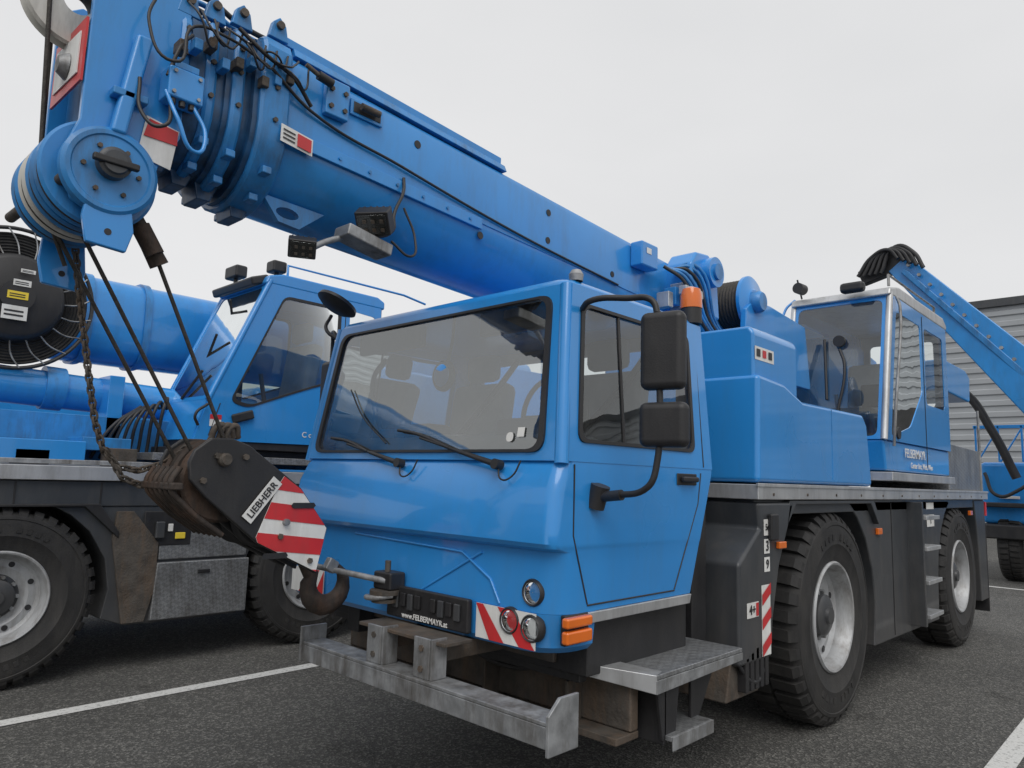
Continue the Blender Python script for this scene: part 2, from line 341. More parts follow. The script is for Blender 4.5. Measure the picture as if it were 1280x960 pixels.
box('indicator_upper',2.20,2.36,1.765,1.80,.985,1.025,ORANGE,C,.01);box('indicator_lower',2.20,2.36,1.765,1.80,.925,.975,ORANGE,C,.01)
box('indicator_base',2.22,2.37,1.795,1.82,.915,1.03,BLACK,C)
# towing coupling
box('tow_bracket',2.07,2.16,2.70,2.83,1.02,1.10,BLACK,C,.01);cyl('tow_pin',(2.10,2.76,.96),(2.10,2.76,1.15),.014,STEELD,C)
cyl('tow_disc',(2.09,2.76,1.00),(2.09,2.76,1.02),.07,STEELD,C);cyl('tow_disc',(2.09,2.76,.965),(2.09,2.76,.98),.06,STEELD,C);cyl('tow_rod',(2.08,2.74,1.06),(1.93,3.12,1.10),.014,STEEL,C)
tube('tow_loop',[(2.09,2.70,1.0),(2.03,2.74,.99),(2.03,2.82,.985),(2.09,2.84,.98)],.012,STEEL,C)
# front impact bar, brackets
prismx('underrun_bar_top',[(1.62,.728),(3.17,.728),(3.17,.742),(1.62,.742)],1.93,2.05,STEEL,C,.003)
prismx('underrun_bar_face',[(1.62,.655),(3.17,.655),(3.17,.727),(1.62,.727)],1.93,1.945,STEEL,C,.003)
box('underrun_bar_lip',1.946,2.0,1.62,3.17,.655,.667,STEEL,C,.002)
prismy('bar_end_plate',[(1.91,.64),(2.07,.64),(2.07,.82),(1.97,.82),(1.91,.77)],1.605,1.619,STEEL,C,.003)
prismy('bar_end_plate',[(1.92,.65),(2.06,.65),(2.06,.81),(1.92,.81)],3.171,3.185,STEEL,C,.003)
for y in(2.30,2.62):
    box('bar_upright',1.95,2.03,y-.05,y-.038,.743,.90,STEEL,C,.002);box('bar_upright_face',1.946,1.958,y-.037,y+.06,.743,.90,STEEL,C,.003)
    box('bar_arm',1.96,2.9,y-.03,y+.03,.80,.87,STEELD,C)
    for z in(.78,.86): cyl('bar_bolt',(1.94,y+.01,z),(1.95,y+.01,z),.014,STEELD,C,seg=6)
box('folding_step',1.97,2.12,2.2,2.78,.875,.890,STEELD,C,.003)
box('folding_step_edge',2.40,2.43,2.0,3.4,.79,.874,STEELD,C)
box('frame_front_beam',2.60,2.66,1.75,3.75,.53,.72,STEELD,C,.01)
box('frame_front_flange',2.50,2.66,1.75,3.75,.50,.529,STEELD,C,.004)
for y in(2.0,2.5,2.95): box('frame_gusset',2.50,2.599,y,y+.015,.53,.70,STEELD,C,.002)
tube('front_hose',[(2.44,1.98,.82),(2.5,2.3,.70),(2.5,2.7,.74),(2.45,3.1,.80)],.014,BLACK,C);tube('front_hose',[(2.42,2.1,.85),(2.46,2.5,.76),(2.44,3.0,.84)],.01,BLACK,C)
box('grille_dark_panel',2.45,2.5,1.9,3.7,.72,.90,BLACK,C)  # plain black panel below the nose, behind the underrun bar
box('far_bracket',2.3,2.4,3.25,3.35,.72,.90,BLACK,C)
# cab steps
box('cab_step_plate',2.62,3.38,1.64,2.05,.755,.775,CHECK,C,.004)
prismy('cab_step_skirt',[(2.62,.70),(3.38,.72),(3.38,.754),(2.62,.754)],1.638,1.650,STEEL,C,.002)
loft('cab_step_front',[[(2.44,1.97,.76),(2.44,1.97,.80),(2.62,1.64,.775),(2.62,1.64,.70)],[(2.60,2.05,.76),(2.60,2.05,.80),(2.70,1.66,.775),(2.70,1.66,.70)]],ALU,C,.003)
box('lower_step_plate',2.72,3.06,1.63,1.90,.50,.52,CHECK,C,.003)
box('lower_step_skirt',2.72,3.06,1.622,1.629,.465,.52,STEEL,C,.002)
prismy('step_bracket',[(2.70,.50),(2.80,.50),(2.83,.70),(2.66,.70)],1.66,1.675,BLACK,C,.003)
prismy('step_bracket',[(3.0,.50),(3.06,.50),(3.22,.72),(3.0,.72)],1.70,1.715,BLACK,C,.003)
box('step_hanger',2.71,2.73,1.66,2.0,.48,.72,BLACK,C)
# --- fender
fp=[(3.92,1.455),(3.94,1.31),(3.68,1.13),(3.68,.60),(4.08,.60),(4.10,.80),(4.20,1.10),(4.34,1.32),(4.42,1.455)]
prismy('front_fender',fp,1.80,2.60,DARK,C,.02)
prismx('fender_inner_panel',[(1.95,.62),(2.6,.62),(2.6,1.45),(1.95,1.45)],3.45,3.6,BLACK,C)
def sticker(x0,x1,z0,z1,y=1.797,m=WHITE):
    sheet('sticker',[(x0,y,z0),(x1,y,z0),(x1,y,z1),(x0,y,z1)],m,C,th=.0015)
sticker(3.98,4.05,1.27,1.36);sticker(3.98,4.05,1.17,1.25);sticker(3.98,4.05,1.07,1.15)
text('fender_number','3',(4.015,1.793,1.21),.08,BLACK,C)
text('fender_mark','5t',(4.015,1.793,1.315),.05,BLACK,C);text('fender_mark','9',(4.015,1.793,1.11),.07,BLACK,C)
sticker(3.76,3.90,.84,.92);text('fender_mark','4+',(3.82,1.793,.88),.07,BLACK,C);sheet('fender_mark_red',[(3.865,1.794,.845),(3.895,1.794,.845),(3.895,1.794,.915),(3.865,1.794,.915)],RED,C)
sticker(3.94,4.05,.62,1.0,m=WHITE)
for z in(.66,.80,.93): sheet('fender_stripe',[(3.94,1.792,z-.04),(4.05,1.792,z+.02),(4.05,1.792,z+.08),(3.94,1.792,z+.02)],RED,C)
box('reflector_box',4.03,4.13,1.77,1.80,1.24,1.39,BLACK,C,.01);box('side_marker_lamp',4.14,4.24,1.775,1.80,1.19,1.23,ORANGE,C,.006)
# --- deck
prismx('deck_plate',[(1.79,1.47),(4.25,1.47),(4.25,1.555),(1.79,1.555)],3.90,9.95,ALU,C,.005)
box('deck_rim',3.89,9.96,1.783,1.80,1.542,1.562,ALU,C,.003)
for k in range(12): cyl('deck_rivet',(4.1+.5*k,1.786,1.50),(4.1+.5*k,1.791,1.50),.009,STEELD,C,seg=10)
box('deck_under_rail',3.95,9.95,1.84,4.1,1.38,1.468,DARK,C)
pts=[(5.96,.38)]+[(5.15+.86*math.cos(R(a)),.66+.84*math.sin(R(a))) for a in(2,20,38,54,68)]+[(5.5,1.46),(8.3,1.46)]+[(8.70+.86*math.cos(R(a)),.66+.84*math.sin(R(a))) for a in(112,128,142,160,178)]+[(7.82,.36)]
prismy('side_panel_middle',pts,1.84,2.5,DARK,C,.012)
prismy('wheel_arch_trim',[(4.30,1.30),(4.45,1.44),(5.85,1.44),(6.02,1.28),(6.02,1.36),(5.92,1.465),(4.36,1.465)],1.80,2.5,DARK,C,.006)
prismy('side_panel_rear',[(9.42,1.46),(9.50,1.20),(9.56,.9),(9.60,.35),(9.95,.35),(9.95,1.46)],1.83,2.5,DARK,C,.012)
for i,z in enumerate((.48,.76,1.04,1.30)):
    box('side_step',6.95,7.38,1.70,1.84,z,z+.035,ALU,C,.004)
box('step_rail',6.90,6.94,1.72,1.85,.42,1.45,DARK,C)
sticker(7.5,7.75,1.38,1.44,1.835);sticker(7.5,7.75,1.22,1.33,1.835);text('panel_lettering','1',(7.62,1.83,1.275),.09,BLACK,C)
box('side_marker_lamp',6.05,6.15,1.815,1.84,1.2,1.25,ORANGE,C);box('side_marker_lamp',9.1,9.2,1.80,1.83,1.30,1.35,ORANGE,C)
box('panel_seam',6.45,6.46,1.836,1.842,.40,1.44,BLACK,C,0)
box('chassis_frame',3.0,9.9,2.55,3.55,.62,1.38,BLACK,C,.02)
box('far_side_panel',3.6,9.95,4.05,4.24,.45,1.46,DARK,C,.01)
for x in(5.15,8.70): cyl('axle',(x,2.0,.68),(x,4.0,.68),.12,STEELD,C)
prismy('outrigger_bracket',[(3.62,.42),(4.0,.42),(4.15,.60),(4.15,.80),(3.7,.70)],1.85,2.2,STEELD,C,.01)
for k in range(5): box('spring_part',3.75+.06*k,3.79+.06*k,1.80,1.86,.46,.64+.02*(k%3),BLACK,C)
tube('air_hose',[(3.7,1.83,.62),(3.85,1.81,.5),(4.0,1.82,.55),(4.05,1.84,.7)],.012,BLACK,C)
wheel('front_wheel',5.15,1.83,.69,.70,C);wheel('rear_wheel',8.70,1.83,.69,.70,C)
wheel('far_front_wheel',5.15,4.2,.69,.70,C,-1);wheel('far_rear_wheel',8.70,4.2,.69,.70,C,-1)
# --- storage box behind the cab
bx=[(1.83,1.58),(1.83,2.44),(1.86,2.48),(2.9,2.48),(2.9,1.58)]
prismx('tool_box_upper',bx,3.95,4.58,BLUE,C,.02)
prismy('tool_box_lower',[(3.915,1.565),(3.935,2.19),(4.30,2.17),(4.58,2.09),(5.72,2.10),(5.80,2.03),(5.88,1.565)],1.795,2.9,BLUE,C,.03)
groove([(5.06,1.794,1.60),(5.06,1.794,2.08)],.0025,BLUED)
box('exhaust_panel',3.45,3.88,2.1,3.5,1.4,1.72,BLACK,C)
sheet('safety_sticker',[(3.96,1.828,2.28),(4.22,1.828,2.28),(4.22,1.828,2.36),(3.96,1.828,2.36)],WHITE,C)
for k in range(3): sheet('sticker_icon',[(3.98+.08*k,1.825,2.30),(4.03+.08*k,1.825,2.30),(4.03+.08*k,1.825,2.345),(3.98+.08*k,1.825,2.345)],[BLACK,RED,BLACK][k],C)
# --- mirrors near side
tube('mirror_arm_upper',[(2.36,1.85,2.27),(2.34,1.80,2.29),(2.39,1.64,2.29),(2.41,1.54,2.27),(2.41,1.51,2.20)],.013,BLACK,C)
tube('mirror_pole',[(2.41,1.51,2.22),(2.40,1.51,1.60),(2.39,1.54,1.53),(2.39,1.70,1.49)],.013,BLACK,C)
tube('mirror_arm_lower',[(2.39,1.66,1.495),(2.40,1.80,1.48)],.022,BLACK,C);cyl('mirror_foot',(2.40,1.80,1.44),(2.40,1.77,1.53),.04,BLACK,C)
def mirror(x,y,z,w,h,rot,nm):
    o=box(nm,-.035,.035,-w/2,w/2,-h/2,h/2,BLACK,C,.03);o.modifiers['bevel'].segments=5
    o.matrix_local=Matrix.Translation((x,y,z))@Matrix.Rotation(R(rot),4,'Z')
    g=box(nm+'_glass',.036,.038,-w*.42,w*.42,-h*.42,h*.42,CHROME,C,0);g.matrix_local=o.matrix_local.copy()
mirror(2.41,1.485,2.06,.18,.31,12,'wing_mirror');mirror(2.41,1.48,1.77,.195,.175,12,'wide_angle_mirror')
mirror(2.42,3.86,2.07,.17,.32,-8,'far_wing_mirror')
tube('far_mirror_arm',[(2.34,3.65,2.30),(2.38,3.80,2.40),(2.42,3.86,2.36),(2.42,3.86,2.2)],.012,BLACK,C)
tube('far_mirror_arm_low',[(2.42,3.86,1.95),(2.42,3.86,1.7),(2.34,3.72,1.55)],.012,BLACK,C)
tube('front_mirror_arm',[(2.34,3.65,2.32),(2.30,3.75,2.40),(2.36,3.80,2.50)],.011,BLACK,C)
o=lathe('front_mirror',[(0,-.03),(.09,-.025),(.13,.0),(.125,.02),(0,.025)],(0,0,0),BLACK,C,axis='x');o.matrix_local=Matrix.Translation((2.38,3.78,2.57))@Matrix.Rotation(R(-15),4,'Z')@Matrix.Rotation(R(-62),4,'Y')
# beacon & roof lamp
BX,BYc=3.375,1.91
cyl('beacon_base',(BX,BYc,2.39),(BX,BYc,2.475),.055,BLACK,C)
lathe('beacon_lens',[(.058,0),(.056,.07),(.048,.105),(.02,.118),(0,.12)],(BX,BYc,2.475),ORANGE,C,seg=28,axis='z')
lathe('roof_marker',[(.03,0),(.033,.03),(.02,.05),(0,.055)],(2.40,1.92,2.41),STEEL,C,seg=20,axis='z')
# ------------------------------------------------------------------ boom
SL=-.055
def bz(x): return 3.02+SL*(x-1.4)
BY=3.0
def bsec(x,s=1.0,dz=0):
    w,t,b=.30*s,.30*s,.34*s;z0=bz(x)+dz;c=.05*s
    p=[(-w,-.06*s),(-w,t-c),(-w+c*.3,t-c*.3),(-w+c,t),(w-c,t),(w-c*.3,t-c*.3),(w,t-c),(w,-.06*s)]
    n=12
    for i in range(1,n):
        a=math.pi*i/n;p.append((w*math.cos(a),-.06*s-(b-.06*s)*math.sin(a)))
    return [(x,BY+y,z0+z) for y,z in p]
loft('boom_base_section',[bsec(1.36),bsec(8.2)],BLUEB,C,0,ang=25)
secd=[(1.27,1.40,1.09),(1.16,1.21,1.02),(1.06,1.105,.95),(.965,1.01,.88)]
for x0,x1,s in secd:
    loft('boom_collar',[bsec(x0,s*.97),bsec(x0+.012,s),bsec(x1-.012,s),bsec(x1,s*.97)],BLUED,C,0,ang=20)
    loft('boom_wear_pad',[bsec(x0-.022,s*.93),bsec(x0+.003,s*.93)],GREASE,C,0,ang=25)
for x0,x1,s in((1.0,1.30,.90),(.98,1.2,.83),(.95,1.1,.77),(.85,1.0,.72)):
    loft('boom_inner_section',[bsec(x0,s),bsec(x1,s)],GREASE,C,0,ang=25)
for x0,x1,s in secd:
    xm=(x0+x1)/2
    for y in(BY-.27*s,BY-.06,BY+.2*s):
        z=bz(xm)+.30*s
        prismy('collar_lug',[(xm-.045,z),(xm-.03,z+.07),(xm,z+.10),(xm+.03,z+.07),(xm+.045,z)],y-.014,y+.014,BLUED,C,.004)
        cyl('lug_pin',(xm,y-.03,z+.06),(xm,y+.03,z+.06),.017,STEELD,C,seg=16)
    for dz in(-.04,.10,.2):
        cyl('collar_bolt',(xm,BY-.30*s-.012,bz(xm)+dz),(xm,BY-.30*s+.01,bz(xm)+dz),.011,STEELD,C,seg=6)
    for a in(35,60,85,110):
        yy=BY-.30*s*math.cos(R(a));zz=bz(xm)-.06*s-.28*s*math.sin(R(a));box('collar_pad',xm-.02,xm+.02,yy-.03,yy+.03,zz-.022,zz+.01,BLUED,C,.006)
    prismy('collar_foot',[(xm-.05,bz(xm)-.30*s),(xm-.035,bz(xm)-.37*s),(xm+.02,bz(xm)-.37*s),(xm+.05,bz(xm)-.30*s)],BY-.07,BY+.07,GREASE,C,.005)
def bpt(x,dy,dz): return (x,BY+dy,bz(x)+dz)
loft('boom_side_rail',[[bpt(1.45,-.315,-.10),bpt(1.45,-.301,-.10),bpt(1.45,-.301,-.04),bpt(1.45,-.315,-.04)],[bpt(2.55,-.315,-.10),bpt(2.55,-.301,-.10),bpt(2.55,-.301,-.04),bpt(2.55,-.315,-.04)]],BLUEB,C,.003)
for k in range(7): cyl('rail_bolt',bpt(1.5+.16*k,-.322,-.07),bpt(1.5+.16*k,-.31,-.07),.008,BLUED,C,seg=8)
tube('boom_weld_seam',[bpt(2.56,-.301,-.06),bpt(4.3,-.301,-.06),bpt(6,-.301,-.06)],.004,BLUED,C)
tube('boom_cable',[bpt(1.30,-.345,.16),bpt(1.5,-.318,.08),bpt(2.0,-.315,0.03),bpt(2.8,-.312,-.03),bpt(3.8,-.312,-.06)],.007,BLACK,C)
tube('boom_cable',[bpt(1.15,-.34,.26),bpt(1.25,-.36,.2),bpt(1.40,-.34,.17),bpt(1.5,-.318,.10)],.009,BLACK,C)
loft('boom_top_rail',[[bpt(1.35,-.27,.345),bpt(1.35,-.23,.345),bpt(1.35,-.23,.385),bpt(1.35,-.27,.385)],[bpt(2.72,-.27,.345),bpt(2.72,-.23,.345),bpt(2.72,-.23,.385),bpt(2.72,-.27,.385)]],BLUEB,C,.004)
loft('boom_top_ledge',[[bpt(1.42,-.30,.301),bpt(1.42,-.20,.301),bpt(1.42,-.20,.343),bpt(1.42,-.28,.343)],[bpt(2.74,-.30,.301),bpt(2.74,-.20,.301),bpt(2.74,-.20,.343),bpt(2.74,-.28,.343)]],BLUED,C,.004)
for x,dz in((2.10,.19),(2.55,-.13),(3.1,.02),(3.1,.19),(3.75,.0)): cyl('boom_hole',bpt(x,-.299,dz),bpt(x,-.303,dz),.020,BLACK,C,seg=20)
box('sensor_bracket',1.56,1.68,BY-.335,BY-.301,bz(1.6)+.10,bz(1.6)+.27,BLUEB,C,.008)
for k in range(4): cyl('bracket_bolt',(1.585+.07*(k%2),BY-.345,bz(1.6)+.14+.08*(k//2)),(1.585+.07*(k%2),BY-.33,bz(1.6)+.14+.08*(k//2)),.012,STEELD,C,seg=6)
cyl('limit_switch',(1.50,BY-.36,bz(1.5)+.23),(1.57,BY-.36,bz(1.5)+.22),.02,BLACK,C);cyl('limit_switch_rod',(1.44,BY-.36,bz(1.5)+.25),(1.5,BY-.36,bz(1.5)+.23),.01,STEELD,C)
box('boom_slot_rim',1.70,1.88,BY-.312,BY-.301,bz(1.8)+.17,bz(1.8)+.25,BLUEB,C,.01);box('boom_slot',1.715,1.865,BY-.316,BY-.3125,bz(1.8)+.185,bz(1.8)+.235,BLACK,C,.002)
cyl('slot_roller',(1.74,BY-.34,bz(1.8)+.21),(1.84,BY-.34,bz(1.8)+.21),.016,STEELD,C)
sheet('boom_sticker',[bpt(1.36,-.338,-.12),bpt(1.52,-.318,-.12),bpt(1.52,-.318,-.045),bpt(1.36,-.338,-.045)],WHITE,C,th=.002)
sheet('boom_sticker_red',[bpt(1.44,-.334,-.11),bpt(1.51,-.325,-.11),bpt(1.51,-.325,-.055),bpt(1.44,-.334,-.055)],RED,C,th=.002)
for k in range(3): sheet('boom_sticker_line',[bpt(1.37,-.341,-.105+.018*k),bpt(1.43,-.333,-.105+.018*k),bpt(1.43,-.333,-.098+.018*k),bpt(1.37,-.341,-.098+.018*k)],BLACK,C)
box('junction_box',3.95,4.15,BY-.40,BY-.302,2.99,3.16,BLUE,C,.012)
sheet('junction_box_label',[(4.0,BY-.403,3.08),(4.06,BY-.403,3.08),(4.06,BY-.403,3.12),(4.0,BY-.403,3.12)],WHITE,C)
lug=[(1.38,BY-.15,2.72),(1.46,BY-.17,2.62),(1.56,BY-.17,2.61),(1.68,BY-.15,2.71)]
lh=[(1.50+.055*math.cos(i*math.pi/8),BY-.165,2.665+.025*math.sin(i*math.pi/8)) for i in range(16)]
panel('boom_under_lug',[(p[0],BY-.165,p[2]) for p in lug],[lh],BLUED,C,.03)
# work lamps
tube('lamp_bracket',[bpt(2.02,-.31,-.02),bpt(2.0,-.34,-.1),(1.93,2.63,2.74),(1.92,2.62,2.66),(1.75,2.62,2.585)],.008,BLACK,C)
def flood(x,y,z,s,rz,ry):
    M=Matrix.Translation((x,y,z))@Matrix.Rotation(R(rz),4,'Z')@Matrix.Rotation(R(ry),4,'Y')
    for nm,a,m in(('work_lamp_body',(-.02*s,.05*s,-.07*s,.07*s,-.05*s,.05*s),BLACK),('work_lamp_lens',(-.026*s,-.021*s,-.06*s,.06*s,-.04*s,.04*s),GLASSC)):
        o=box(nm,*a,m,C,.006);o.matrix_local=M
    for k in range(5):
        o=box('work_lamp_fin',.05*s,.07*s,(-.06+.027*k)*s,(-.052+.027*k)*s,-.045*s,.045*s,BLACK,C,0);o.matrix_local=M
    for k in range(6):
        o=box('work_lamp_led',-.030*s,-.027*s,(-.05+.036*(k%3))*s,(-.035+.036*(k%3))*s,(-.03+.036*(k//3))*s,(-.015+.036*(k//3))*s,STEELD,C,0);o.matrix_local=M
flood(1.80,2.60,2.66,1.1,35,-40);flood(1.47,2.62,2.46,.8,60,-35)
box('lamp_ballast',1.66,1.90,2.58,2.70,2.545,2.60,STEEL,C,.008,rot=('Y',10))
tube('lamp_cable',[(1.9,2.6,2.60),(2.0,2.58,2.55),(2.05,2.62,2.66),(2.0,2.65,2.8)],.006,BLACK,C)
tube('lamp_arm',[(1.50,2.65,2.46),(1.60,2.66,2.53),(1.70,2.66,2.58)],.014,STEEL,C)
# ------------------------------------------------------------------ boom head
hp=[(.61,2.60),(.66,2.46),(.76,2.41),(.86,2.46),(.915,2.55),(.93,2.66),(1.0,2.80),(1.0,3.36),(.74,3.42),(.66,3.36),(.66,2.95),(.66,2.75)]
for y in(2.765,3.235): prismy('head_side_plate',hp,y-.015,y+.015,BLUEB,C,.006)
box('head_cross_box',.72,.98,2.785,3.215,2.74,3.30,BLUED,C,.01)
lathe('head_disc',[(0,-.02),(.125,-.02),(.13,-.026),(.145,-.026),(.158,-.015),(.158,.02),(0,.02)],(.765,2.735,2.58),BLUED,C)
lathe('head_hub',[(0,-.05),(.04,-.05),(.045,-.042),(.055,-.038),(.055,0),(0,0)],(.765,2.715,2.60),DARK,C,seg=32)
box('hub_latch',.69,.84,2.655,2.68,2.585,2.61,BLACK,C,.006)
for k in range(6): cyl('hub_bolt',(.765+.09*math.cos(k*1.047),2.705,2.58+.09*math.sin(k*1.047)),(.765+.09*math.cos(k*1.047),2.72,2.58+.09*math.sin(k*1.047)),.009,STEELD,C,seg=6)
for k in range(4):
    lathe('lower_sheave',[(.05,0),(.185,0),(.195,.01),(.165,.03),(.165,.04),(.195,.06),(.185,.07),(.05,.07)],(.755,2.80+.1*k,2.585),BLUED if k!=2 else NYLON,C)
    lathe('sheave_rope',[(.168,.022),(.188,.03),(.188,.045),(.168,.052)],(.755,2.80+.1*k,2.585),ROPE,C)
lathe('upper_sheave',[(.05,0),(.17,0),(.18,.012),(.15,.03),(.15,.04),(.18,.058),(.17,.07),(.05,.07)],(.66,2.95,3.28),NYLON,C)
cyl('sheave_axle',(.755,2.70,2.585),(.755,3.36,2.585),.035,STEELD,C);cyl('head_pin',(.64,2.72,2.53),(.60,3.32,2.50),.02,STEELD,C)
for y,zt in((2.73,2.30),(3.25,2.24)):
    prismy('head_link_plate',[(.70,2.50),(.84,2.50),(.86,zt+.08),(.84,zt),(.71,zt+.01),(.69,zt+.1)],y-.012,y+.012,BLUE,C,.006)
    cyl('link_hole',(.775,y-.0135,zt+.06),(.775,y-.012,zt+.06),.012,BLACK,C)
sheet('head_sign_red',[(.652,2.76,2.89),(.652,3.14,2.91),(.652,3.14,3.16),(.652,2.76,3.13)],RED,C,th=.008)
sheet('head_sign_white',[(.645,2.80,2.93),(.645,3.10,2.95),(.645,3.10,3.12),(.645,2.80,3.09)],WHITE,C,th=.004)
lathe('sign_cone',[(.05,0),(.03,-.03),(0,-.035)],(.64,2.93,3.0),STEEL,C,axis='x',seg=24)
prismy('head_warning',[(.85,2.68),(.97,2.66),(.99,2.82),(.87,2.84)],2.742,2.7455,WHITE,C,0)
prismy('head_warning_red',[(.865,2.76),(.985,2.76),(.985,2.815),(.88,2.83)],2.738,2.7412,RED,C,0)
box('head_valve_box',.90,1.03,2.64,2.735,2.90,3.02,BLUE,C,.008);box('head_valve_box_top',.92,1.01,2.65,2.73,3.022,3.05,BLUED,C,.004)
for k in range(3): cyl('valve_gland',(.925+.035*k,2.66,2.88),(.925+.035*k,2.66,2.90),.012,BLACK,C,seg=10)
for k in range(4): cyl('valve_screw',(.92+.09*(k%2),2.632,2.92+.08*(k//2)),(.92+.09*(k%2),2.64,2.92+.08*(k//2)),.007,STEEL,C,seg=10)
tube('head_hose_blue',[(.90,2.66,2.92),(.93,2.60,2.80),(1.0,2.60,2.70),(1.04,2.62,2.78),(1.0,2.66,2.90)],.008,BLUE,C)
prismy('head_ram',[(.745,2.72),(.80,2.72),(.86,3.12),(.80,3.12)],2.70,2.745,BLUE,C,.014)
box('head_clamp',.74,.86,2.70,2.75,2.86,2.89,BLUED,C,.006)
tube('head_hose',[(.99,2.70,3.2),(.94,2.66,3.12),(.90,2.66,2.98)],.007,BLACK,C)
tube('head_hose',[(.85,2.68,3.3),(.82,2.66,3.15),(.90,2.62,3.02),(.97,2.64,3.2),(1.1,2.64,3.22),(1.28,2.64,3.18)],.006,BLACK,C)
tube('head_hose',[(.92,2.65,2.89),(.88,2.62,2.76),(.83,2.66,2.80),(.82,2.70,2.95)],.007,BLACK,C)
for k in range(9):
    x=.95+.05*k;tube('head_cable',[(x,2.66,3.30-.01*k),(x+.03,2.60,3.22-.03*(k%3)),(x+.09,2.64,3.15+.03*(k%4)),(x+.12,2.67,3.28)],.0045,BLACK,C)
for k in range(9):
    x=.93+.055*k;box('hose_clamp',x,x+.032,2.655,2.72,3.10+.03*(k%3),3.145+.03*(k%3),BLUED if k%2 else STEELD,C,.005)
for k in range(5): tube('top_hose',[(.9,2.82+.05*k,3.36),(1.05,2.80+.05*k,3.44),(1.22,2.80+.05*k,3.40),(1.42,2.78+.05*k,3.38)],.012,BLUED if k%2 else BLACK,C)
# ------------------------------------------------------------------ ropes, hook block
def rope(a,b,r=.008): tube('hoist_rope',[a,b],r,ROPE,C)
rope((.60,2.95,2.62),(.52,2.95,4.2));rope((.62,3.05,2.62),(.58,3.05,4.2))
rope((.768,2.98,2.40),(1.24,2.98,1.62));rope((.60,3.06,2.62),(.75,3.10,2.3));rope((.70,3.08,2.42),(1.22,3.08,1.58))
cyl('rope_wedge_socket',(.90,2.90,2.52),(1.02,2.90,2.33),.026,RUST,C,r2=.036);box('socket_pin',.88,.93,2.86,2.94,2.49,2.56,RUST,C,.01)
cyl('socket_tail',(.93,2.88,2.46),(.99,2.87,2.36),.035,RUST,C);rope((1.02,2.90,2.33),(1.35,2.92,1.66))
H=empty('crane_hook_block')
op=[(1.19,1.57),(1.21,1.62),(1.275,1.672),(1.36,1.675),(1.44,1.648),(1.69,1.476),(1.835,1.298),(1.79,1.10),(1.50,1.245),(1.27,1.43),(1.20,1.50)]
prismy('block_side_plate',op,2.870,2.895,BLACK,H,.008)
prismy('block_side_plate_far',op,3.155,3.18,BLACK,H,.008)
for y in(2.93,3.03,3.115):
    lathe('block_sheave',[(.05,0),(.16,0),(.172,.01),(.145,.022),(.145,.028),(.172,.04),(.16,.05),(.05,.05)],(1.36,y,1.50),RUST,H)
    lathe('block_sheave_lower',[(.05,0),(.13,0),(.14,.01),(.12,.025),(.14,.04),(.13,.05),(.05,.05)],(1.56,y,1.36),BLACK,H)
def dskew(dx,dz,s): return [(1.44+dx+(x-1.44)*s,1.45+dz+(z-1.45)*s) for x,z in op]
prismy('block_centre_plate',dskew(0,-.02,.92),2.99,3.01,BLACK,H,.006)
prismy('block_centre_plate',dskew(0,-.02,.92),3.09,3.105,BLACK,H,.006)
for x,z in((1.30,1.60),(1.42,1.60),(1.25,1.50),(1.60,1.27),(1.75,1.16)): 
    cyl('block_bolt',(x,2.856,z),(x,3.2,z),.013,STEELD,H,seg=6)
lathe('block_pin_cap',[(0,-.03),(.02,-.03),(.028,-.02),(.028,0)],(1.33,2.869,1.585),STEELD,H,seg=24)
for k in range(6): tube('block_guard',[(1.17,2.90+.05*k,1.55),(1.14,2.90+.05*k,1.48),(1.20,2.90+.05*k,1.40),(1.36,2.90+.05*k,1.28)],.012,RUST,H)
box('block_guard_bar',1.13,1.18,2.87,3.19,1.46,1.49,RUST,H,.008)
yf=2.8665
WPOLY=[(1.575,1.485),(1.60,1.525),(1.685,1.47),(1.825,1.298),(1.785,1.11),(1.50,1.248),(1.49,1.27)]
sheet('block_warning_white',[(x,yf,z) for x,z in WPOLY],WHITE,H,th=.002)
def clipband(poly,p,n,lo,hi):
    def clip(P,sgn,c):
        out=[]
        for i in range(len(P)):
            a=P[i];b=P[(i+1)%len(P)];da=sgn*((a[0]-p[0])*n[0]+(a[1]-p[1])*n[1]-c);db=sgn*((b[0]-p[0])*n[0]+(b[1]-p[1])*n[1]-c)
            if da>=0: out.append(a)
            if (da>=0)!=(db>=0):
                t=da/(da-db);out.append((a[0]+(b[0]-a[0])*t,a[1]+(b[1]-a[1])*t))
        return out
    P=clip(poly,1,lo)
    return clip(P,-1,hi) if P else []
for lo,hi in((-.02,.03),(.095,.165),(.225,.295),(.35,.42)):
    P=clipband(WPOLY,(1.52,1.12),(.12,.99),lo,hi)
    if len(P)>2: sheet('block_warning_red',[(x,yf-.003,z) for x,z in P],RED,H)
ang=52
c=Vector((1.505,1.425));u=Vector((math.cos(R(ang)),math.sin(R(ang))));w=Vector((-u.y,u.x))
P=[c-u*.105-w*.026,c+u*.105-w*.026,c+u*.105+w*.026,c-u*.105+w*.026]
sheet('block_name_label',[(p.x,yf-.005,p.y) for p in P],WHITE,H,th=.002)
text('block_lettering','LIEBHERR',(c.x,yf-.008,c.y),.042,BLACK,H,tilt=ang)
for x,z,a in((1.58,1.19,-20),(1.70,1.40,-50)):
    prismy('block_slot',[(x-.05,z-.012),(x+.05,z-.012),(x+.06,z),(x+.05,z+.012),(x-.05,z+.012),(x-.06,z)],yf-.008,yf-.0055,BLACK,H,0)
cyl('block_stud',(1.62,yf-.02,1.33),(1.62,yf,1.33),.014,STEEL,H)
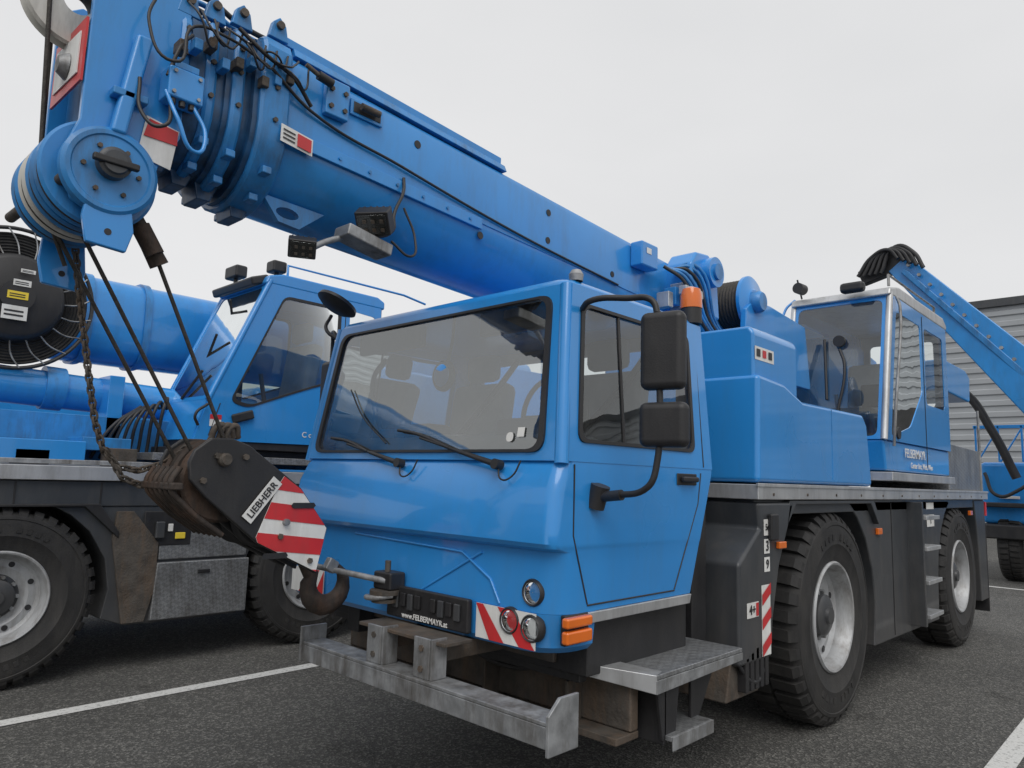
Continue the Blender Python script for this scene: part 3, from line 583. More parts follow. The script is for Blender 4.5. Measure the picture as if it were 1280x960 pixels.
def hooktube(name,pts,rad,m,par):
    rings=[];n=14
    for i,p in enumerate(pts):
        p=Vector(p);a=Vector(pts[max(0,i-1)]);b=Vector(pts[min(len(pts)-1,i+1)]);d=(b-a).normalized()
        s=Vector((0,1,0));t=d.cross(s).normalized();s=t.cross(d)
        rings.append([p+(s*math.cos(2*math.pi*k/n)*.75+t*math.sin(2*math.pi*k/n))*rad[i] for k in range(n)])
    loft(name,rings,m,par)
cx,cz=1.94,1.025
hpnts=[(1.76,3.02,1.20),(1.81,3.02,1.15)];hr=[.034,.033]
for i in range(13):
    a=R(150+i*22);hpnts.append((cx+.095*math.cos(a),3.02,cz+.095*math.sin(a)));hr.append(.037+.014*math.sin(math.pi*i/12)-.020*(i/12)**3)
hooktube('hook',hpnts,hr,RUST,H)
cyl('hook_nut',(1.72,3.02,1.24),(1.80,3.02,1.165),.055,BLACK,H)
box('hook_latch',1.93,1.99,3.0,3.04,1.08,1.14,STEEL,H,.008,rot=('Y',30))
for k in range(3): tube('block_lug',[(1.30+.03*k,2.95,1.66),(1.33+.03*k,2.93,1.73),(1.38+.02*k,2.95,1.68)],.013,STEELD,H)
def chain(pts,par,link=.034):
    P=[Vector(p) for p in pts];L=[0]
    for i in range(1,len(P)):L.append(L[-1]+(P[i]-P[i-1]).length)
    n=int(L[-1]/(link*.75));V=[];F=[]
    for k in range(n):
        s=L[-1]*k/n;i=max(j for j in range(len(L)) if L[j]<=s);i=min(i,len(P)-2)
        t=(s-L[i])/(L[i+1]-L[i]);c=P[i].lerp(P[i+1],t);d=(P[i+1]-P[i]).normalized()
        a=d.orthogonal().normalized();b=d.cross(a)
        if k%2:a,b=b,-a
        base=len(V);N=12;Mn=6
        for u in range(N):
            th=2*math.pi*u/N;cc=c+d*(link*.6*math.cos(th))+a*(link*.36*math.sin(th))
            o=(d*math.cos(th)+a*math.sin(th)).normalized()
            for q in range(Mn):
                ph=2*math.pi*q/Mn;V.append(cc+(o*math.cos(ph)+b*math.sin(ph))*.0055)
        for u in range(N):
            for q in range(Mn):
                F.append((base+u*Mn+q,base+((u+1)%N)*Mn+q,base+((u+1)%N)*Mn+(q+1)%Mn,base+u*Mn+(q+1)%Mn))
    return mesh('chain',V,F,STEELD,par)
chain([(.80,3.2,2.42),(.83,3.2,2.25),(.86,3.2,2.1),(.90,3.2,1.9),(.94,3.2,1.72),(.98,3.2,1.61),(1.04,3.2,1.545),(1.12,3.2,1.53),(1.2,3.17,1.56),(1.28,3.1,1.64)],H)
chain([(1.0,3.2,1.60),(1.06,3.2,1.50),(1.14,3.2,1.47),(1.24,3.15,1.50),(1.32,3.05,1.58),(1.35,3.0,1.66)],H)
# ------------------------------------------------------------------ superstructure
prismx('slew_platform',[(2.65,1.62),(4.2,1.62),(4.2,1.95),(2.65,1.95)],4.9,9.2,BLUED,C,.02)
cyl('slew_ring',(6.6,3.0,1.50),(6.6,3.0,1.65),.75,DARK,C,seg=64)
for y in(2.60,3.36): prismy('turntable_side_plate',[(5.4,1.9),(5.6,2.5),(6.6,2.9),(7.8,3.15),(8.8,3.0),(9.1,1.9)],y,y+.04,BLUE,C,.01)
cyl('luffing_ram',(6.0,3.0,1.95),(4.8,3.0,2.60),.12,BLUED,C)
prismy('boom_rear_housing',[(4.42,2.75),(4.42,3.10),(4.50,3.20),(4.68,3.22),(4.80,3.12),(4.84,2.75)],2.50,2.72,BLUE,C,.02)
cyl('housing_motor',(4.66,2.43,3.07),(4.66,2.52,3.07),.11,BLUE,C);cyl('motor_cap',(4.66,2.41,3.07),(4.66,2.43,3.07),.06,BLUED,C)
for k in range(6):
    tube('rear_hose',[(4.25+.03*k,2.62,3.05),(4.35+.02*k,2.52,2.95+.03*k),(4.5+.05*k,2.48,2.70),(4.9+.03*k,2.5,2.52+.02*k)],.012,BLUED if k%3 else BLACK,C)
for k in range(5): box('valve_block',4.22+.09*k,4.28+.09*k,2.56,2.66,2.75+.03*(k%2),2.86+.05*(k%3),BLUED if k%2 else ALU,C)
box('housing_cover',4.28,4.52,2.46,2.52,2.84,2.90,ALU,C)
lathe('winch_flange',[(0,-.03),(.10,-.03),(.12,-.015),(.20,-.01),(.215,0),(.215,.025),(0,.025)],(5.32,2.48,2.98),BLUE,C)
lathe('winch_flange_inner',[(0,0),(.215,0),(.215,.025),(0,.025)],(5.32,3.00,2.98),BLUE,C)
lathe('winch_rope_drum',[(.165,.02)]+[(.185+.008*(i%2),.03+.013*i) for i in range(36)]+[(.165,.51)],(5.32,2.48,2.98),ROPE,C)
lathe('winch_gearbox',[(0,-.10),(.07,-.10),(.085,-.08),(.09,-.02),(0,-.02)],(5.32,2.48,2.98),BLUED,C,seg=32)
prismy('winch_frame',[(5.1,2.4),(5.15,2.9),(5.3,3.0),(5.6,3.0),(6.3,2.95),(6.4,2.4)],2.44,2.49,BLUE,C,.01)
U=empty('operator_cab');U.parent=C
ya,yb=1.82,2.64
prismy('opcab_base',[(6.32,1.70),(8.36,1.70),(8.36,1.95),(6.27,1.95)],ya,yb,BLUE,U,.02)
Fp=lambda t,y:(6.28+.30*t,y,1.95+1.28*t)
panel('opcab_front_frame',[Fp(0,ya),Fp(1,ya),Fp(1,yb),Fp(0,yb)],[rp([Fp(.02,ya+.05),Fp(.95,ya+.05),Fp(.95,yb-.05),Fp(.02,yb-.05)],.06)],BLUE,U,.03)
sheet('opcab_windscreen',[(p[0]-.012,p[1],p[2]) for p in rp([Fp(.02,ya+.05),Fp(.95,ya+.05),Fp(.95,yb-.05),Fp(.02,yb-.05)],.06)],GLASS,U)
for y,s in((ya,-1),(yb,1)):
    h1=rp([(6.43,y,1.98),(6.68,y,3.08),(7.42,y,3.08),(7.42,y,2.45),(7.0,y,2.1)],.06)
    h2=rp([(7.54,y,2.35),(7.54,y,3.08),(8.22,y,3.08),(8.22,y,2.35)],.06)
    panel('opcab_side',[(6.28,y,1.95),(6.58,y,3.23),(8.38,y,3.23),(8.38,y,1.95)],[h1,h2],BLUE,U,.03)
    sheet('opcab_side_glass',[(p[0],y+s*.01,p[2]) for p in h1],GLASS,U);sheet('opcab_side_glass',[(p[0],y+s*.01,p[2]) for p in h2],GLASS,U)
panel('opcab_rear',[(8.38,ya,1.95),(8.38,yb,1.95),(8.38,yb,3.23),(8.38,ya,3.23)],[rp([(8.38,ya+.1,2.4),(8.38,yb-.1,2.4),(8.38,yb-.1,3.1),(8.38,ya+.1,3.1)],.05)],DASH,U,.03)
prismy('opcab_roof',[(6.52,3.20),(6.55,3.27),(6.8,3.32),(8.3,3.32),(8.42,3.26),(8.42,3.20)],ya-.02,yb+.02,ALU,U,.02)
for y in(ya,yb): cyl('opcab_pillar',Fp(0,y),Fp(1,y),.028,ALU,U)
tube('opcab_door_rail',[(6.36,ya-.05,1.9),(6.34,ya-.07,2.1),(6.60,ya-.07,3.1),(6.66,ya-.03,3.2)],.012,STEEL,U)
tube('opcab_far_rail',[(6.36,yb+.05,1.9),(6.30,yb+.09,2.2),(6.58,yb+.09,3.2),(6.66,yb+.03,3.3)],.012,BLUE,U)
groove([(7.48,ya-.017,1.76),(7.48,ya-.017,3.18)])
box('opcab_seat',7.3,7.45,1.98,2.45,2.0,2.75,SEAT,U,.05,rot=('Y',8));box('opcab_seat_cushion',6.95,7.4,1.98,2.45,2.0,2.13,SEAT,U,.04)
box('opcab_console',6.55,6.8,2.0,2.45,1.95,2.25,BLACK,U,.03);box('opcab_display',6.62,6.68,1.92,2.1,2.25,2.45,BLACK,U,.02)
for y in(1.98,2.42): cyl('opcab_joystick',(7.0,y,2.2),(6.96,y,2.42),.018,BLACK,U);box('opcab_armrest',6.95,7.3,y-.05,y+.05,2.15,2.22,BLACK,U,.02)
tube('opcab_wiper',[(6.44,2.2,2.75),(6.40,2.15,2.6),(6.30,2.2,2.12)],.012,BLACK,U);cyl('wiper_motor',(6.46,2.2,2.82),(6.42,2.2,2.82),.05,BLACK,U)
tube('opcab_wiper_blade',[(6.45,2.33,2.85),(6.33,2.28,2.3)],.012,BLACK,U)
box('opcab_step_sill',6.3,8.35,1.77,2.6,1.62,1.69,ALU,U)
text('opcab_lettering','FELBERMAYR',(7.1,ya-.016,1.86),.11,WHITE,U);text('opcab_lettering','Center Linz, Wels, Wien',(7.3,ya-.016,1.76),.07,WHITE,U)
cyl('door_lock',(6.6,ya-.03,2.02),(6.6,ya-.015,2.02),.05,BLACK,U)
box('opcab_work_lamp',6.40,6.50,1.98,2.18,3.24,3.33,BLACK,U,.03);cyl('opcab_lamp',(6.55,2.55,3.36),(6.45,2.56,3.36),.05,BLACK,U)
tube('opcab_antenna',[(6.65,2.6,3.3),(6.6,2.62,3.48)],.008,BLACK,U)
tube('opcab_roof_rail',[(6.7,1.86,3.32),(6.7,1.86,3.42),(8.2,1.86,3.42),(8.2,1.86,3.32)],.012,STEEL,U,smooth=False)
prismy('deck_locker',[(8.42,1.565),(9.93,1.565),(9.93,2.02),(8.42,2.04)],1.84,2.6,CHECK,C,.01)
prismy('counterweight',[(8.7,2.62),(9.85,2.60),(9.90,2.90),(9.7,2.96),(8.7,2.96)],1.90,4.1,BLUE,C,.02)
prismy('counterweight_body',[(9.0,1.9),(9.7,1.9),(9.7,2.6),(9.0,2.6)],2.65,4.1,BLUE,C,.02)
tube('rear_handrail',[(9.9,1.84,1.56),(9.9,1.84,2.5)],.014,STEEL,C)
cyl('exhaust',(8.9,2.3,2.05),(8.9,2.3,2.6),.06,BLACK,C)
box('mudflap',9.97,9.99,1.83,2.3,.2,1.2,BLACK,C);box('tail_lamp',9.96,10.02,1.82,2.0,1.28,1.44,RED,C)
# ================================================================== LEFT CRANE
L=empty('mobile_crane.001')
def lbox(n,*a,**k): return box(n,*a,L,**k)
YL=6.0
wheel('wheel',1.27,YL-.02,.62,.62,L);wheel('wheel',3.72,YL-.02,.62,.62,L);wheel('wheel',-1.3,YL-.02,.62,.62,L);wheel('wheel',6.4,YL-.02,.62,.62,L)
prismx('deck_edge',[(YL-.04,1.43),(YL+2.4,1.43),(YL+2.4,1.535),(YL-.04,1.535)],-3.5,9.5,ALU,L,.006)
prismy('deck_skirt',[(-3.5,1.24),(1.9,1.24),(2.2,1.24),(9.5,1.24),(9.5,1.425),(-3.5,1.425)],YL,YL+.4,DARK,L)
for k in range(14): lbox('skirt_seam',-2+.55*k,-1.99+.55*k,YL-.006,YL,1.25,1.42,BLACK,bevel=0)
ap=[(1.27+.70*math.cos(R(a)),.62+.68*math.sin(R(a))) for a in(-18,0,20,40,55,65)]
bp=[(3.72+.70*math.cos(R(a)),.62+.68*math.sin(R(a))) for a in(115,130,150,170,185)]
prismy('mid_body',ap+[(1.6,1.239),(3.4,1.239)]+bp+[(3.0,.34),(2.12,.34)],YL+.01,YL+.6,DARK,L,.01)
prismy('mid_body_front_face',[(2.08,.36),(2.24,.36),(2.30,.60),(2.30,.95),(2.10,1.20),(1.98,1.20),(1.96,1.0)],YL-.02,YL+.009,STEELD,L,.004)
prismy('checker_locker',[(2.28,.36),(3.06,.36),(3.06,.80),(2.30,.80)],YL-.03,YL+.5,CHECK,L,.01)
prismy('upper_locker',[(2.31,.82),(3.04,.82),(3.04,1.20),(2.45,1.20),(2.31,1.0)],YL-.01,YL+.5,CHECK,L,.01)
lbox('locker_handle',2.62,2.72,YL-.045,YL-.03,.70,.73,BLACK)
lbox('socket_recess',2.18,2.55,YL-.016,YL,.93,1.20,BLACK,bevel=.02)
lbox('socket_label',2.36,2.40,YL-.028,YL-.018,1.04,1.10,WHITE);lbox('socket_button',2.42,2.50,YL-.028,YL-.018,.98,1.03,YEL)
lbox('socket_handle',2.26,2.33,YL-.05,YL-.018,.99,1.12,DARK,bevel=.01)
prismy('rear_body',[(4.4,.6),(5.7,.6),(5.7,1.239),(4.4,1.239)],YL+.01,YL+.6,DARK,L)
prismy('fender_arc',[(.55,1.1),(.8,1.239),(1.75,1.239),(2.0,1.0),(2.0,1.05),(1.85,1.26),(.7,1.26)],YL-.03,YL+.5,BLACK,L)
lbox('chassis',-3.4,9.4,YL+.7,YL+1.8,.5,1.4,BLACK)
lbox('far_skirt',-3.4,9.4,YL+2.2,YL+2.4,.5,1.4,DARK)
lbox('axle_parts',2.9,3.3,YL+.2,YL+.6,.45,.8,STEELD)
K=empty('operator_cab.001');K.parent=L
ya,yb=YL,YL+.92
prof=[(2.50,1.78),(2.60,2.12),(3.08,3.26),(4.30,3.28),(4.30,1.80)]
for y,s in((ya,-1),(yb,1)):
    h1=rp([(2.78,y,2.12),(3.22,y,3.14),(3.83,y,3.14),(3.83,y,2.42),(3.45,y,2.28),(2.95,y,2.08)],.07)
    h2=rp([(3.93,y,2.45),(3.93,y,3.14),(4.24,y,3.12),(4.24,y,2.45)],.05)
    panel('cab_side',[(p[0],y,p[1]) for p in prof],[h1,h2],BLUE,K,.03)
    sheet('cab_side_glass',[(p[0],y+s*.01,p[2]) for p in h1],GLASSD,K);sheet('cab_side_glass',[(p[0],y+s*.01,p[2]) for p in h2],GLASSD,K)
    panel('window_seal',[(p[0],y+s*.018,p[2]) for p in h1],[[(3.33+(p[0]-3.33)*.95,y+s*.018,2.63+(p[2]-2.63)*.95) for p in h1]],BLACK,K,.008)
G=lambda t,y:(2.60+.48*t,y,2.12+1.14*t)
panel('cab_front',[G(0,ya),G(1,ya),G(1,yb),G(0,yb)],[rp([G(.03,ya+.05),G(.94,ya+.05),G(.94,yb-.05),G(.03,yb-.05)],.06)],BLUE,K,.03)
sheet('cab_windscreen',[(p[0]-.01,p[1],p[2]) for p in rp([G(.03,ya+.05),G(.94,ya+.05),G(.94,yb-.05),G(.03,yb-.05)],.06)],GLASSD,K)
panel('cab_front_low',[(2.50,ya,1.78),(2.60,ya,2.12),(2.60,yb,2.12),(2.50,yb,1.78)],[],BLUE,K,.03)
prismy('cab_floor',[(2.50,1.72),(4.30,1.72),(4.30,1.80),(2.5,1.80)],ya,yb,BLACK,K)
prismy('cab_roof',[(3.02,3.22),(3.05,3.30),(3.2,3.34),(4.25,3.34),(4.34,3.30),(4.34,3.22)],ya-.02,yb+.02,BLUE,K,.02)
panel('cab_back',[(4.30,ya,1.8),(4.30,yb,1.8),(4.30,yb,3.28),(4.30,ya,3.28)],[],DASH,K,.03)
for y in(ya,yb): cyl('cab_pillar',G(0,y),G(1,y),.025,BLUE,K)
box('seat_back',3.6,3.75,YL+.2,YL+.7,1.9,2.8,SEAT,K,.05,rot=('Y',8));box('headrest',3.64,3.74,YL+.3,YL+.6,2.82,3.02,SEAT,K,.04);box('seat_cushion',3.2,3.7,YL+.2,YL+.7,2.0,2.15,SEAT,K,.05);box('console',2.8,3.0,YL+.2,YL+.7,1.9,2.4,BLACK,K,.03)
box('display',2.95,3.0,YL+.1,YL+.35,2.4,2.62,BLACK,K,.02);cyl('joystick',(3.2,YL+.18,2.15),(3.14,YL+.18,2.42),.02,BLACK,K)
tube('roof_rail',[(3.25,ya+.02,3.34),(3.25,ya+.02,3.44),(4.6,ya+.02,3.44),(4.9,ya+.02,3.40)],.012,BLUE,K,smooth=False)
tube('roof_rail',[(3.25,yb-.02,3.34),(3.25,yb-.02,3.46),(4.7,yb-.02,3.46)],.012,BLUE,K,smooth=False)
box('roof_lamp',3.0,3.12,YL+.55,YL+.8,3.38,3.50,BLACK,K,.02);box('roof_lamp',3.12,3.26,YL+.05,YL+.2,3.37,3.48,BLACK,K,.02)
cyl('roof_lamp_stem',(3.06,YL+.67,3.3),(3.06,YL+.67,3.4),.02,BLACK,K);cyl('roof_lamp_stem',(3.19,YL+.12,3.3),(3.19,YL+.12,3.4),.02,BLACK,K)
box('sun_visor',2.92,3.1,ya+.05,yb-.05,3.22,3.30,BLACK,K,.02,rot=('Y',-20))
for k in range(3): tube('windscreen_wiper',[(2.58+.2*k,ya+.5,2.15+.4*k),(2.66+.12*k,ya+.3+.05*k,2.4+.35*k)],.012,BLACK,K)
box('door_handle',2.80,3.0,ya-.05,ya-.018,1.96,2.04,BLACK,K,.02,rot=('Y',-18))
tube('hand_grab',[(2.52,ya-.03,1.9),(2.48,ya-.06,1.98),(2.58,ya-.05,2.08)],.012,BLACK,K)
tube('door_line',[(2.62,ya-.016,1.82),(2.70,ya-.016,2.10)],.004,BLACK,K,smooth=False);tube('door_line',[(3.88,ya-.016,1.82),(3.88,ya-.016,3.2)],.004,BLACK,K,smooth=False)
sheet('cab_sticker',[(2.62,ya-.018,1.90),(2.72,ya-.018,1.90),(2.72,ya-.018,2.0),(2.62,ya-.018,2.0)],WHITE,K)
sheet('cab_sticker_red',[(2.62,ya-.02,1.96),(2.72,ya-.02,1.96),(2.72,ya-.02,2.0),(2.62,ya-.02,2.0)],RED,K)
text('cab_lettering','C crane',(3.6,ya-.017,1.88),.07,WHITE,K)
lbox('grating',2.2,4.5,YL,YL+1,1.60,1.66,CHECK);lbox('cab_bracket',2.4,4.3,YL+.1,YL+.9,1.66,1.72,BLACK)
def bsec2(x,s=1.0):
    c=(YL+1.55,2.90);out=[]
    for i in range(32):
        a=2*math.pi*i/32;ca,sa=math.cos(a),math.sin(a);p=2/3.2
        out.append((x,c[0]+.34*s*math.copysign(abs(ca)**p,ca),c[1]+.40*s*math.copysign(abs(sa)**p,sa)))
    return out
loft('boom',[bsec2(-4),bsec2(8)],BLUEB,L,ang=50)
for x in(1.95,2.45): loft('boom_band',[bsec2(x,1.06),bsec2(x+.06,1.06)],BLUED,L)
cyl('luffing_cylinder',(0,YL+.9,2.22),(4.5,YL+.9,2.05),.15,BLUEB,L);cyl('luffing_rod_collar',(1.6,YL+.9,2.17),(1.75,YL+.9,2.165),.18,BLUED,L)
lbox('turntable_base',1.0,6,YL+.6,YL+2.2,1.56,1.95,BLUED)
lbox('base_box',1.2,1.75,YL+.1,YL+.5,1.56,1.72,BLUE);lbox('base_box',1.75,2.1,YL+.2,YL+.7,1.66,1.76,BLUED);lbox('support_plate',2.02,2.14,YL+.6,YL+.9,1.56,2.3,BLUE)
for k in range(8): tube('hose',[(1.9+.07*k,YL+.5,1.6),(2.0+.06*k,YL+.4,1.85+.04*k),(2.25+.03*k,YL+.5,2.05)],.014,BLACK,L)
lbox('rear_engine_cover',4.7,7.5,YL+.1,YL+.95,1.6,2.9,BLUE)
lbox('catwalk_rail',-2,2.4,YL+.02,YL+.04,1.545,1.58,STEEL)
for i,x in enumerate((.9,1.3,1.9)): lbox('deck_gear',x,x+.22,YL+.1,YL+.25,1.54,1.62+.03*i,[BLUED,BLACK,STEELD][i])
Q=empty('hose_reel');Q.parent=L
cc=(1.30,YL+.72,2.84)
lathe('reel_rim',[(.56+.016*math.cos(a),.016*math.sin(a)) for a in[i*math.pi/4 for i in range(9)]],cc,BLACK,Q,seg=72)
lathe('reel_hose_coil',[(.53,.03)]+[(.52-.012*i,.02+.01*(i%2)) for i in range(18)]+[(.3,.04)],cc,RUBBER,Q,seg=72)
for k in range(20):
    a=2*math.pi*k/20
    tube('reel_spoke',[(cc[0]+r*math.cos(a+o2),cc[1]-.012-.02*(r<.4),cc[2]+r*math.sin(a+o2)) for r,o2 in((.34,0),(.45,.05),(.56,.16))],.006,STEEL,Q)
lathe('reel_hub',[(0,-.10),(.30,-.10),(.33,-.08),(.35,-.03),(.35,.03)],cc,BLACK,Q,seg=72)
cyl('reel_cap',(cc[0],cc[1]-.13,cc[2]),(cc[0],cc[1]-.10,cc[2]),.12,BLACK,Q)
for dx,dz,w,h,m in((0.02,.10,.12,.05,WHITE),(.0,.0,.14,.06,YEL),(-.01,-.14,.17,.11,WHITE),(.05,.2,.10,.03,WHITE)):
    x,z=cc[0]+dx,cc[2]+dz;y=cc[1]-.135
    sheet('reel_label',[(x-w/2,y,z-h/2),(x+w/2,y,z-h/2),(x+w/2,y,z+h/2),(x-w/2,y,z+h/2)],m,Q)
    for j in range(2): sheet('reel_label_print',[(x-w*.4,y-.002,z-h*.25+j*h*.3),(x+w*.35,y-.002,z-h*.25+j*h*.3),(x+w*.35,y-.002,z-h*.12+j*h*.3),(x-w*.4,y-.002,z-h*.12+j*h*.3)],BLACK,Q)
lbox('reel_mount',1.1,1.5,YL+.78,YL+1.2,2.5,3.2,BLUE)
# ================================================================== truck behind left
T=empty('box_truck')
box('cargo_box',-1,5.2,11,13.4,1.1,2.35,BLUE,T,.03);box('truck_cab',5.5,7.4,11,13.4,.9,2.9,BLUE,T,.15);box('truck_chassis',-.8,7.2,11.3,13,.6,1.05,BLACK,T)
box('truck_window',5.8,6.9,10.985,11.0,1.9,2.6,BLACK,T,.005)
for x in(.5,1.8,6.4): wheel('truck_wheel',x,11.05,.5,.5,T)
text('cargo_lettering','FELBERMAYR',(2.45,10.99,2.08),.30,WHITE,T);text('cargo_lettering_small','www.felbermayr.cc',(2.5,10.99,1.82),.16,WHITE,T)
box('cargo_ledge',-1,5.2,10.9,11,1.5,1.56,ALU,T)
# ================================================================== right side machine with arm
X=empty('telescopic_loader')
def arm(nm,a,b,w0,w1,m):
    a=Vector(a);b=Vector(b);d=(b-a).normalized();s=Vector((1,0,0));t=d.cross(s).normalized();s=t.cross(d)
    rg=lambda p,w:[p+s*w*.6*i+t*w*j for i,j in((-1,-1),(1,-1),(1,1),(-1,1))]
    loft(nm,[rg(a,w0),rg(b,w1)],m,X,.02)
arm('main_arm',(14,3.70,5.62),(14.3,1.0,2.25),.20,.46,BLUEB)
arm('main_arm_flange',(13.84,3.6,5.45),(14.1,1.0,2.35),.05,.06,BLUED)
arm('arm_rear_part',(14,4.35,5.45),(14,3.5,5.75),.14,.2,BLACK)
for k in range(5): tube('arm_hose',[(13.8,4.35-.1*k,5.45),(13.8,4.1-.1*k,5.78+.03*k),(13.75,3.8-.1*k,5.85-.03*k),(13.75,3.65-.1*k,5.66-.06*k)],.035,BLACK,X)
for k in range(14): 
    t=k/14;cyl('arm_bolt',(13.78,3.5-2.3*t,5.52-2.85*t),(13.84,3.5-2.3*t,5.52-2.85*t),.03,STEEL,X,seg=8)
tube('arm_frame',[(14.5,3.3,3.5),(14.5,2.9,3.3),(14.5,2.5,2.6),(14.6,2.2,1.8)],.07,BLACK,X)
box('machine_body',15.5,19,-.5,2.9,1.0,2.1,BLUE,X,.08);box('machine_deck',15.2,19,-.5,2.9,.75,1.0,BLACK,X,.03)
box('machine_cab',16.2,18,.6,1.9,2.1,3.4,BLUE,X,.1);box('machine_cab_window',16.18,16.2,.75,1.75,2.4,3.2,BLACK,X,.01)
wheel('machine_wheel',15.9,2.3,.62,.62,X);wheel('machine_wheel',18.2,2.3,.62,.62,X)
box('machine_fender',15.2,16.7,2.2,2.9,1.3,1.38,BLACK,X,.02)
for k in range(8): box('lattice_post',15.4,15.45,2.9-.35*k,2.93-.35*k,2.1,2.75,BLUE,X,.005)
for k in range(7): tube('lattice_brace',[(15.42,2.9-.35*k,2.1),(15.42,2.55-.35*k,2.72)],.015,BLUE,X)
box('lattice_rail',15.4,15.45,.4,2.95,2.7,2.76,BLUE,X,.005)
box('machine_marker',15.44,15.48,2.3,2.6,1.45,1.5,WHITE,X)
tube('machine_hose',[(15.4,2.8,1.9),(15.3,2.6,1.5),(15.3,2.3,1.6),(15.4,2.0,1.9)],.03,BLACK,X)
# ================================================================== SETTING
def groundmat():
    m=bpy.data.materials.new('asphalt');m.use_nodes=True;n=m.node_tree.nodes;l=m.node_tree.links;b=n['Principled BSDF']
    geo=n.new('ShaderNodeNewGeometry')
    def noise(s,d=5,r=.6):
        q=n.new('ShaderNodeTexNoise');q.inputs['Scale'].default_value=s;q.inputs['Detail'].default_value=d;q.inputs['Roughness'].default_value=r;l.new(geo.outputs['Position'],q.inputs['Vector']);return q
    def ramp(src,p0,c0,p1,c1):
        r=n.new('ShaderNodeValToRGB');e=r.color_ramp.elements;e[0].position=p0;e[0].color=(c0,c0,c0*.99,1);e[1].position=p1;e[1].color=(c1,c1*.99,c1*.965,1);l.new(src,r.inputs['Fac']);return r.outputs[0]
    def mul(a,b2):
        q=n.new('ShaderNodeMix');q.data_type='RGBA';q.blend_type='MULTIPLY';q.inputs['Factor'].default_value=1;l.new(a,q.inputs['A']);l.new(b2,q.inputs['B']);return q.outputs['Result']
    v=n.new('ShaderNodeTexVoronoi');v.inputs['Scale'].default_value=75;l.new(geo.outputs['Position'],v.inputs['Vector'])
    sep=n.new('ShaderNodeSeparateColor');l.new(v.outputs['Color'],sep.inputs[0])
    c=ramp(noise(.5,6).outputs['Fac'],.32,.068,.68,.112)
    c=mul(c,ramp(noise(110,2,.8).outputs['Fac'],.38,.55,.68,1.5))
    c=mul(c,ramp(sep.outputs[0],.55,.85,.98,2.2))
    c=mul(c,ramp(noise(1.3,5).outputs['Fac'],.60,1.0,.72,.55))
    l.new(c,b.inputs['Base Color']);b.inputs['Roughness'].default_value=.82;b.inputs['Specular IOR Level'].default_value=.4
    bp=n.new('ShaderNodeBump');bp.inputs['Strength'].default_value=.9;bp.inputs['Distance'].default_value=.008
    l.new(v.outputs['Distance'],bp.inputs['Height']);l.new(bp.outputs['Normal'],b.inputs['Normal']);return m
def linemat():
    m=mat('road_marking_paint',(.66,.66,.64),.7,var=.1,scale=30)
    n=m.node_tree.nodes;l=m.node_tree.links;b=n['Principled BSDF']
    geo=n.new('ShaderNodeNewGeometry');q=n.new('ShaderNodeTexNoise');q.inputs['Scale'].default_value=30;q.inputs['Detail'].default_value=8;q.inputs['Roughness'].default_value=.85;l.new(geo.outputs['Position'],q.inputs['Vector'])
    r=n.new('ShaderNodeValToRGB');r.color_ramp.elements[0].position=.50;r.color_ramp.elements[1].position=.64;l.new(q.outputs['Fac'],r.inputs['Fac'])
    mx=n.new('ShaderNodeMix');mx.data_type='RGBA';l.new(r.outputs[0],mx.inputs['Factor']);old=b.inputs['Base Color'].links[0].from_socket
    l.new(old,mx.inputs['A']);mx.inputs['B'].default_value=(.18,.18,.175,1);l.new(mx.outputs['Result'],b.inputs['Base Color']);return m
sheet('ground',[(-400,-400,0),(400,-400,0),(400,400,0),(-400,400,0)],groundmat(),None)
LM=linemat()
P=empty('parking_line')
def line(x0,x1,y0,y1): sheet('line',[(x0,y0,.004),(x1,y0,.004),(x1,y1,.004),(x0,y1,.004)],LM,P)
line(-6,9,5.22,5.34);line(1,13,.86,.99);line(14.38,14.5,-6,3.5)
HALL=mat('hall_cladding',(.36,.38,.40),.5,metal=.2,var=.05,scale=1)
def hall(x,x2,y0,y1,h,sgn,step=.4):
    Bd=empty('industrial_hall');pts=[];z=0
    while z<h: pts+=[(x,z),(x,z+step*.4),(x+sgn*.05,z+step*.5),(x+sgn*.05,z+step*.9)];z+=step
    V=[]
    for a,b in pts: V+=[(a,y1,b),(a,y0,b)]
    mesh('wall_cladding',V,[(2*i,2*i+1,2*i+3,2*i+2) for i in range(len(pts)-1)],HALL,Bd,smooth=False)
    a,b=sorted((x-sgn*.06,x2));box('wall_core',a,b,y0,y1,0,h,HALL,Bd,0)
    a,b=sorted((x+sgn*.15,x2));box('roof_trim',a,b,y0-.1,y1+.1,h+.02,h+.3,DARK,Bd)
    return Bd
Bd=hall(30,60,-45,6.6,8.1,-1)
for y in(2,-4,-10,-18): box('hall_window',29.9,29.94,y-1.5,y+1.5,3.2,4.6,BLACK,Bd);
for y in(-7,-14): box('hall_door',29.9,29.94,y-1.3,y+1.3,0,3.0,STEEL,Bd)
REFLHALL=hall(-26,-50,4,24,11.0,1)  # unseen hall added behind the camera, gives the windscreen a dark reflection
for y in(8,14,20): box('reflection_hall_gate',-25.92,-25.88,y-2.2,y+2.2,0,5.5,BLACK,REFLHALL)
box('reflection_hall_window_band',-25.92,-25.88,5,23,7.0,8.6,BLACK,REFLHALL)
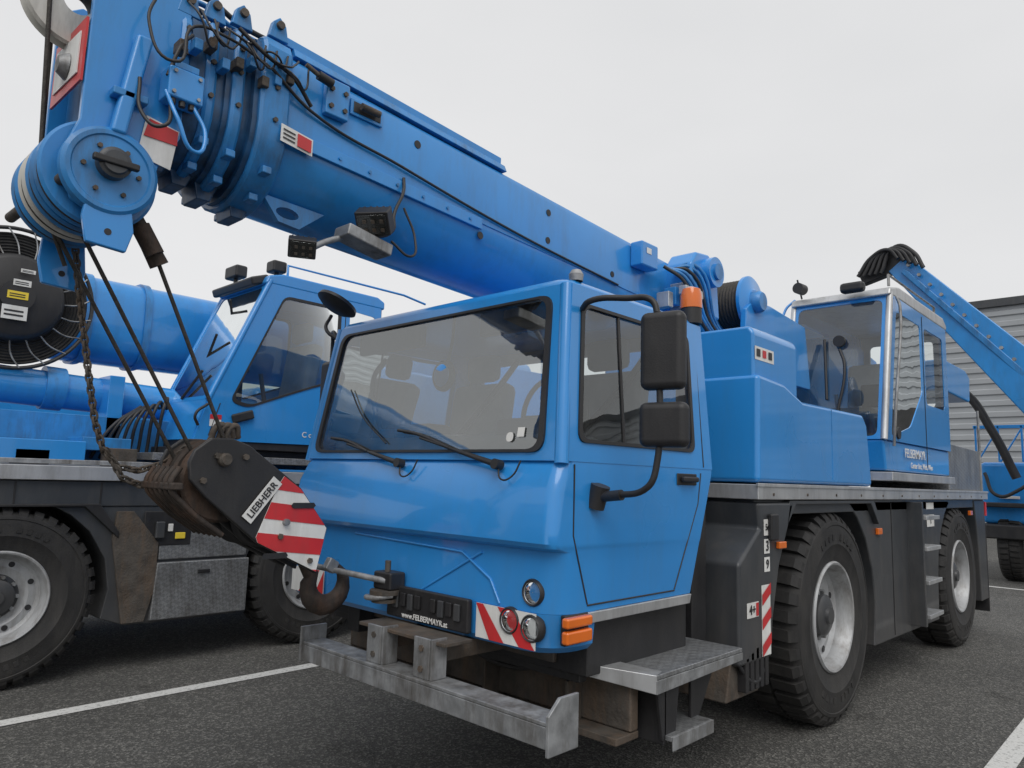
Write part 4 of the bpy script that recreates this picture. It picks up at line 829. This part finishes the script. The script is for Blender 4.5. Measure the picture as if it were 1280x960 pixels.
# ------------------------------------------------------------------ world / light
w=bpy.data.worlds.new('World');S.world=w;w.use_nodes=True;n=w.node_tree.nodes;l=w.node_tree.links
bg=n['Background'];bg.inputs['Strength'].default_value=.107
sky=n.new('ShaderNodeTexSky');sky.sky_type='NISHITA';sky.sun_disc=False;sky.sun_elevation=R(55);sky.sun_rotation=R(218)
hs=n.new('ShaderNodeHueSaturation');hs.inputs['Saturation'].default_value=.15;l.new(sky.outputs[0],hs.inputs['Color'])
tc=n.new('ShaderNodeTexCoord');no=n.new('ShaderNodeTexNoise');no.inputs['Scale'].default_value=1.6;no.inputs['Detail'].default_value=4
mp=n.new('ShaderNodeMapping');mp.inputs['Scale'].default_value=(1,1,2.5);l.new(tc.outputs['Generated'],mp.inputs['Vector']);l.new(mp.outputs[0],no.inputs['Vector'])
cr=n.new('ShaderNodeValToRGB');e=cr.color_ramp.elements;e[0].position=.3;e[0].color=(7.2,7.25,7.35,1);e[1].position=.75;e[1].color=(8.0,8.0,8.08,1);l.new(no.outputs['Fac'],cr.inputs['Fac'])
mx=n.new('ShaderNodeMix');mx.data_type='RGBA';mx.inputs['Factor'].default_value=.92;l.new(hs.outputs[0],mx.inputs['A']);l.new(cr.outputs[0],mx.inputs['B']);l.new(mx.outputs['Result'],bg.inputs['Color'])
sd=bpy.data.lights.new('sun','SUN');sd.energy=1.4;sd.angle=R(40);sd.color=(1,.97,.93)
so=bpy.data.objects.new('sun',sd);S.collection.objects.link(so)
so.rotation_euler=Vector((.45,.45,-.78)).to_track_quat('-Z','Y').to_euler()
# ------------------------------------------------------------------ camera
dX=Vector((860,144,899)).normalized();dY=Vector((-954,87,899));dY=(dY-dX*dY.dot(dX)).normalized();dZ=dX.cross(dY)
right=Vector((dX.x,dY.x,dZ.x));down=Vector((dX.y,dY.y,dZ.y));fwd=Vector((dX.z,dY.z,dZ.z))
up=-down;back=-fwd
M=Matrix(((right.x,up.x,back.x,0),(right.y,up.y,back.y,0),(right.z,up.z,back.z,1.55),(0,0,0,1)))
cd=bpy.data.cameras.new('camera');cam=bpy.data.objects.new('camera',cd);S.collection.objects.link(cam)
cam.matrix_world=M;cd.sensor_width=36;cd.lens=899/1280*36;cd.clip_end=2000;cd.clip_start=.05
S.camera=cam
S.view_settings.view_transform='Standard';S.view_settings.look='None';S.view_settings.exposure=0
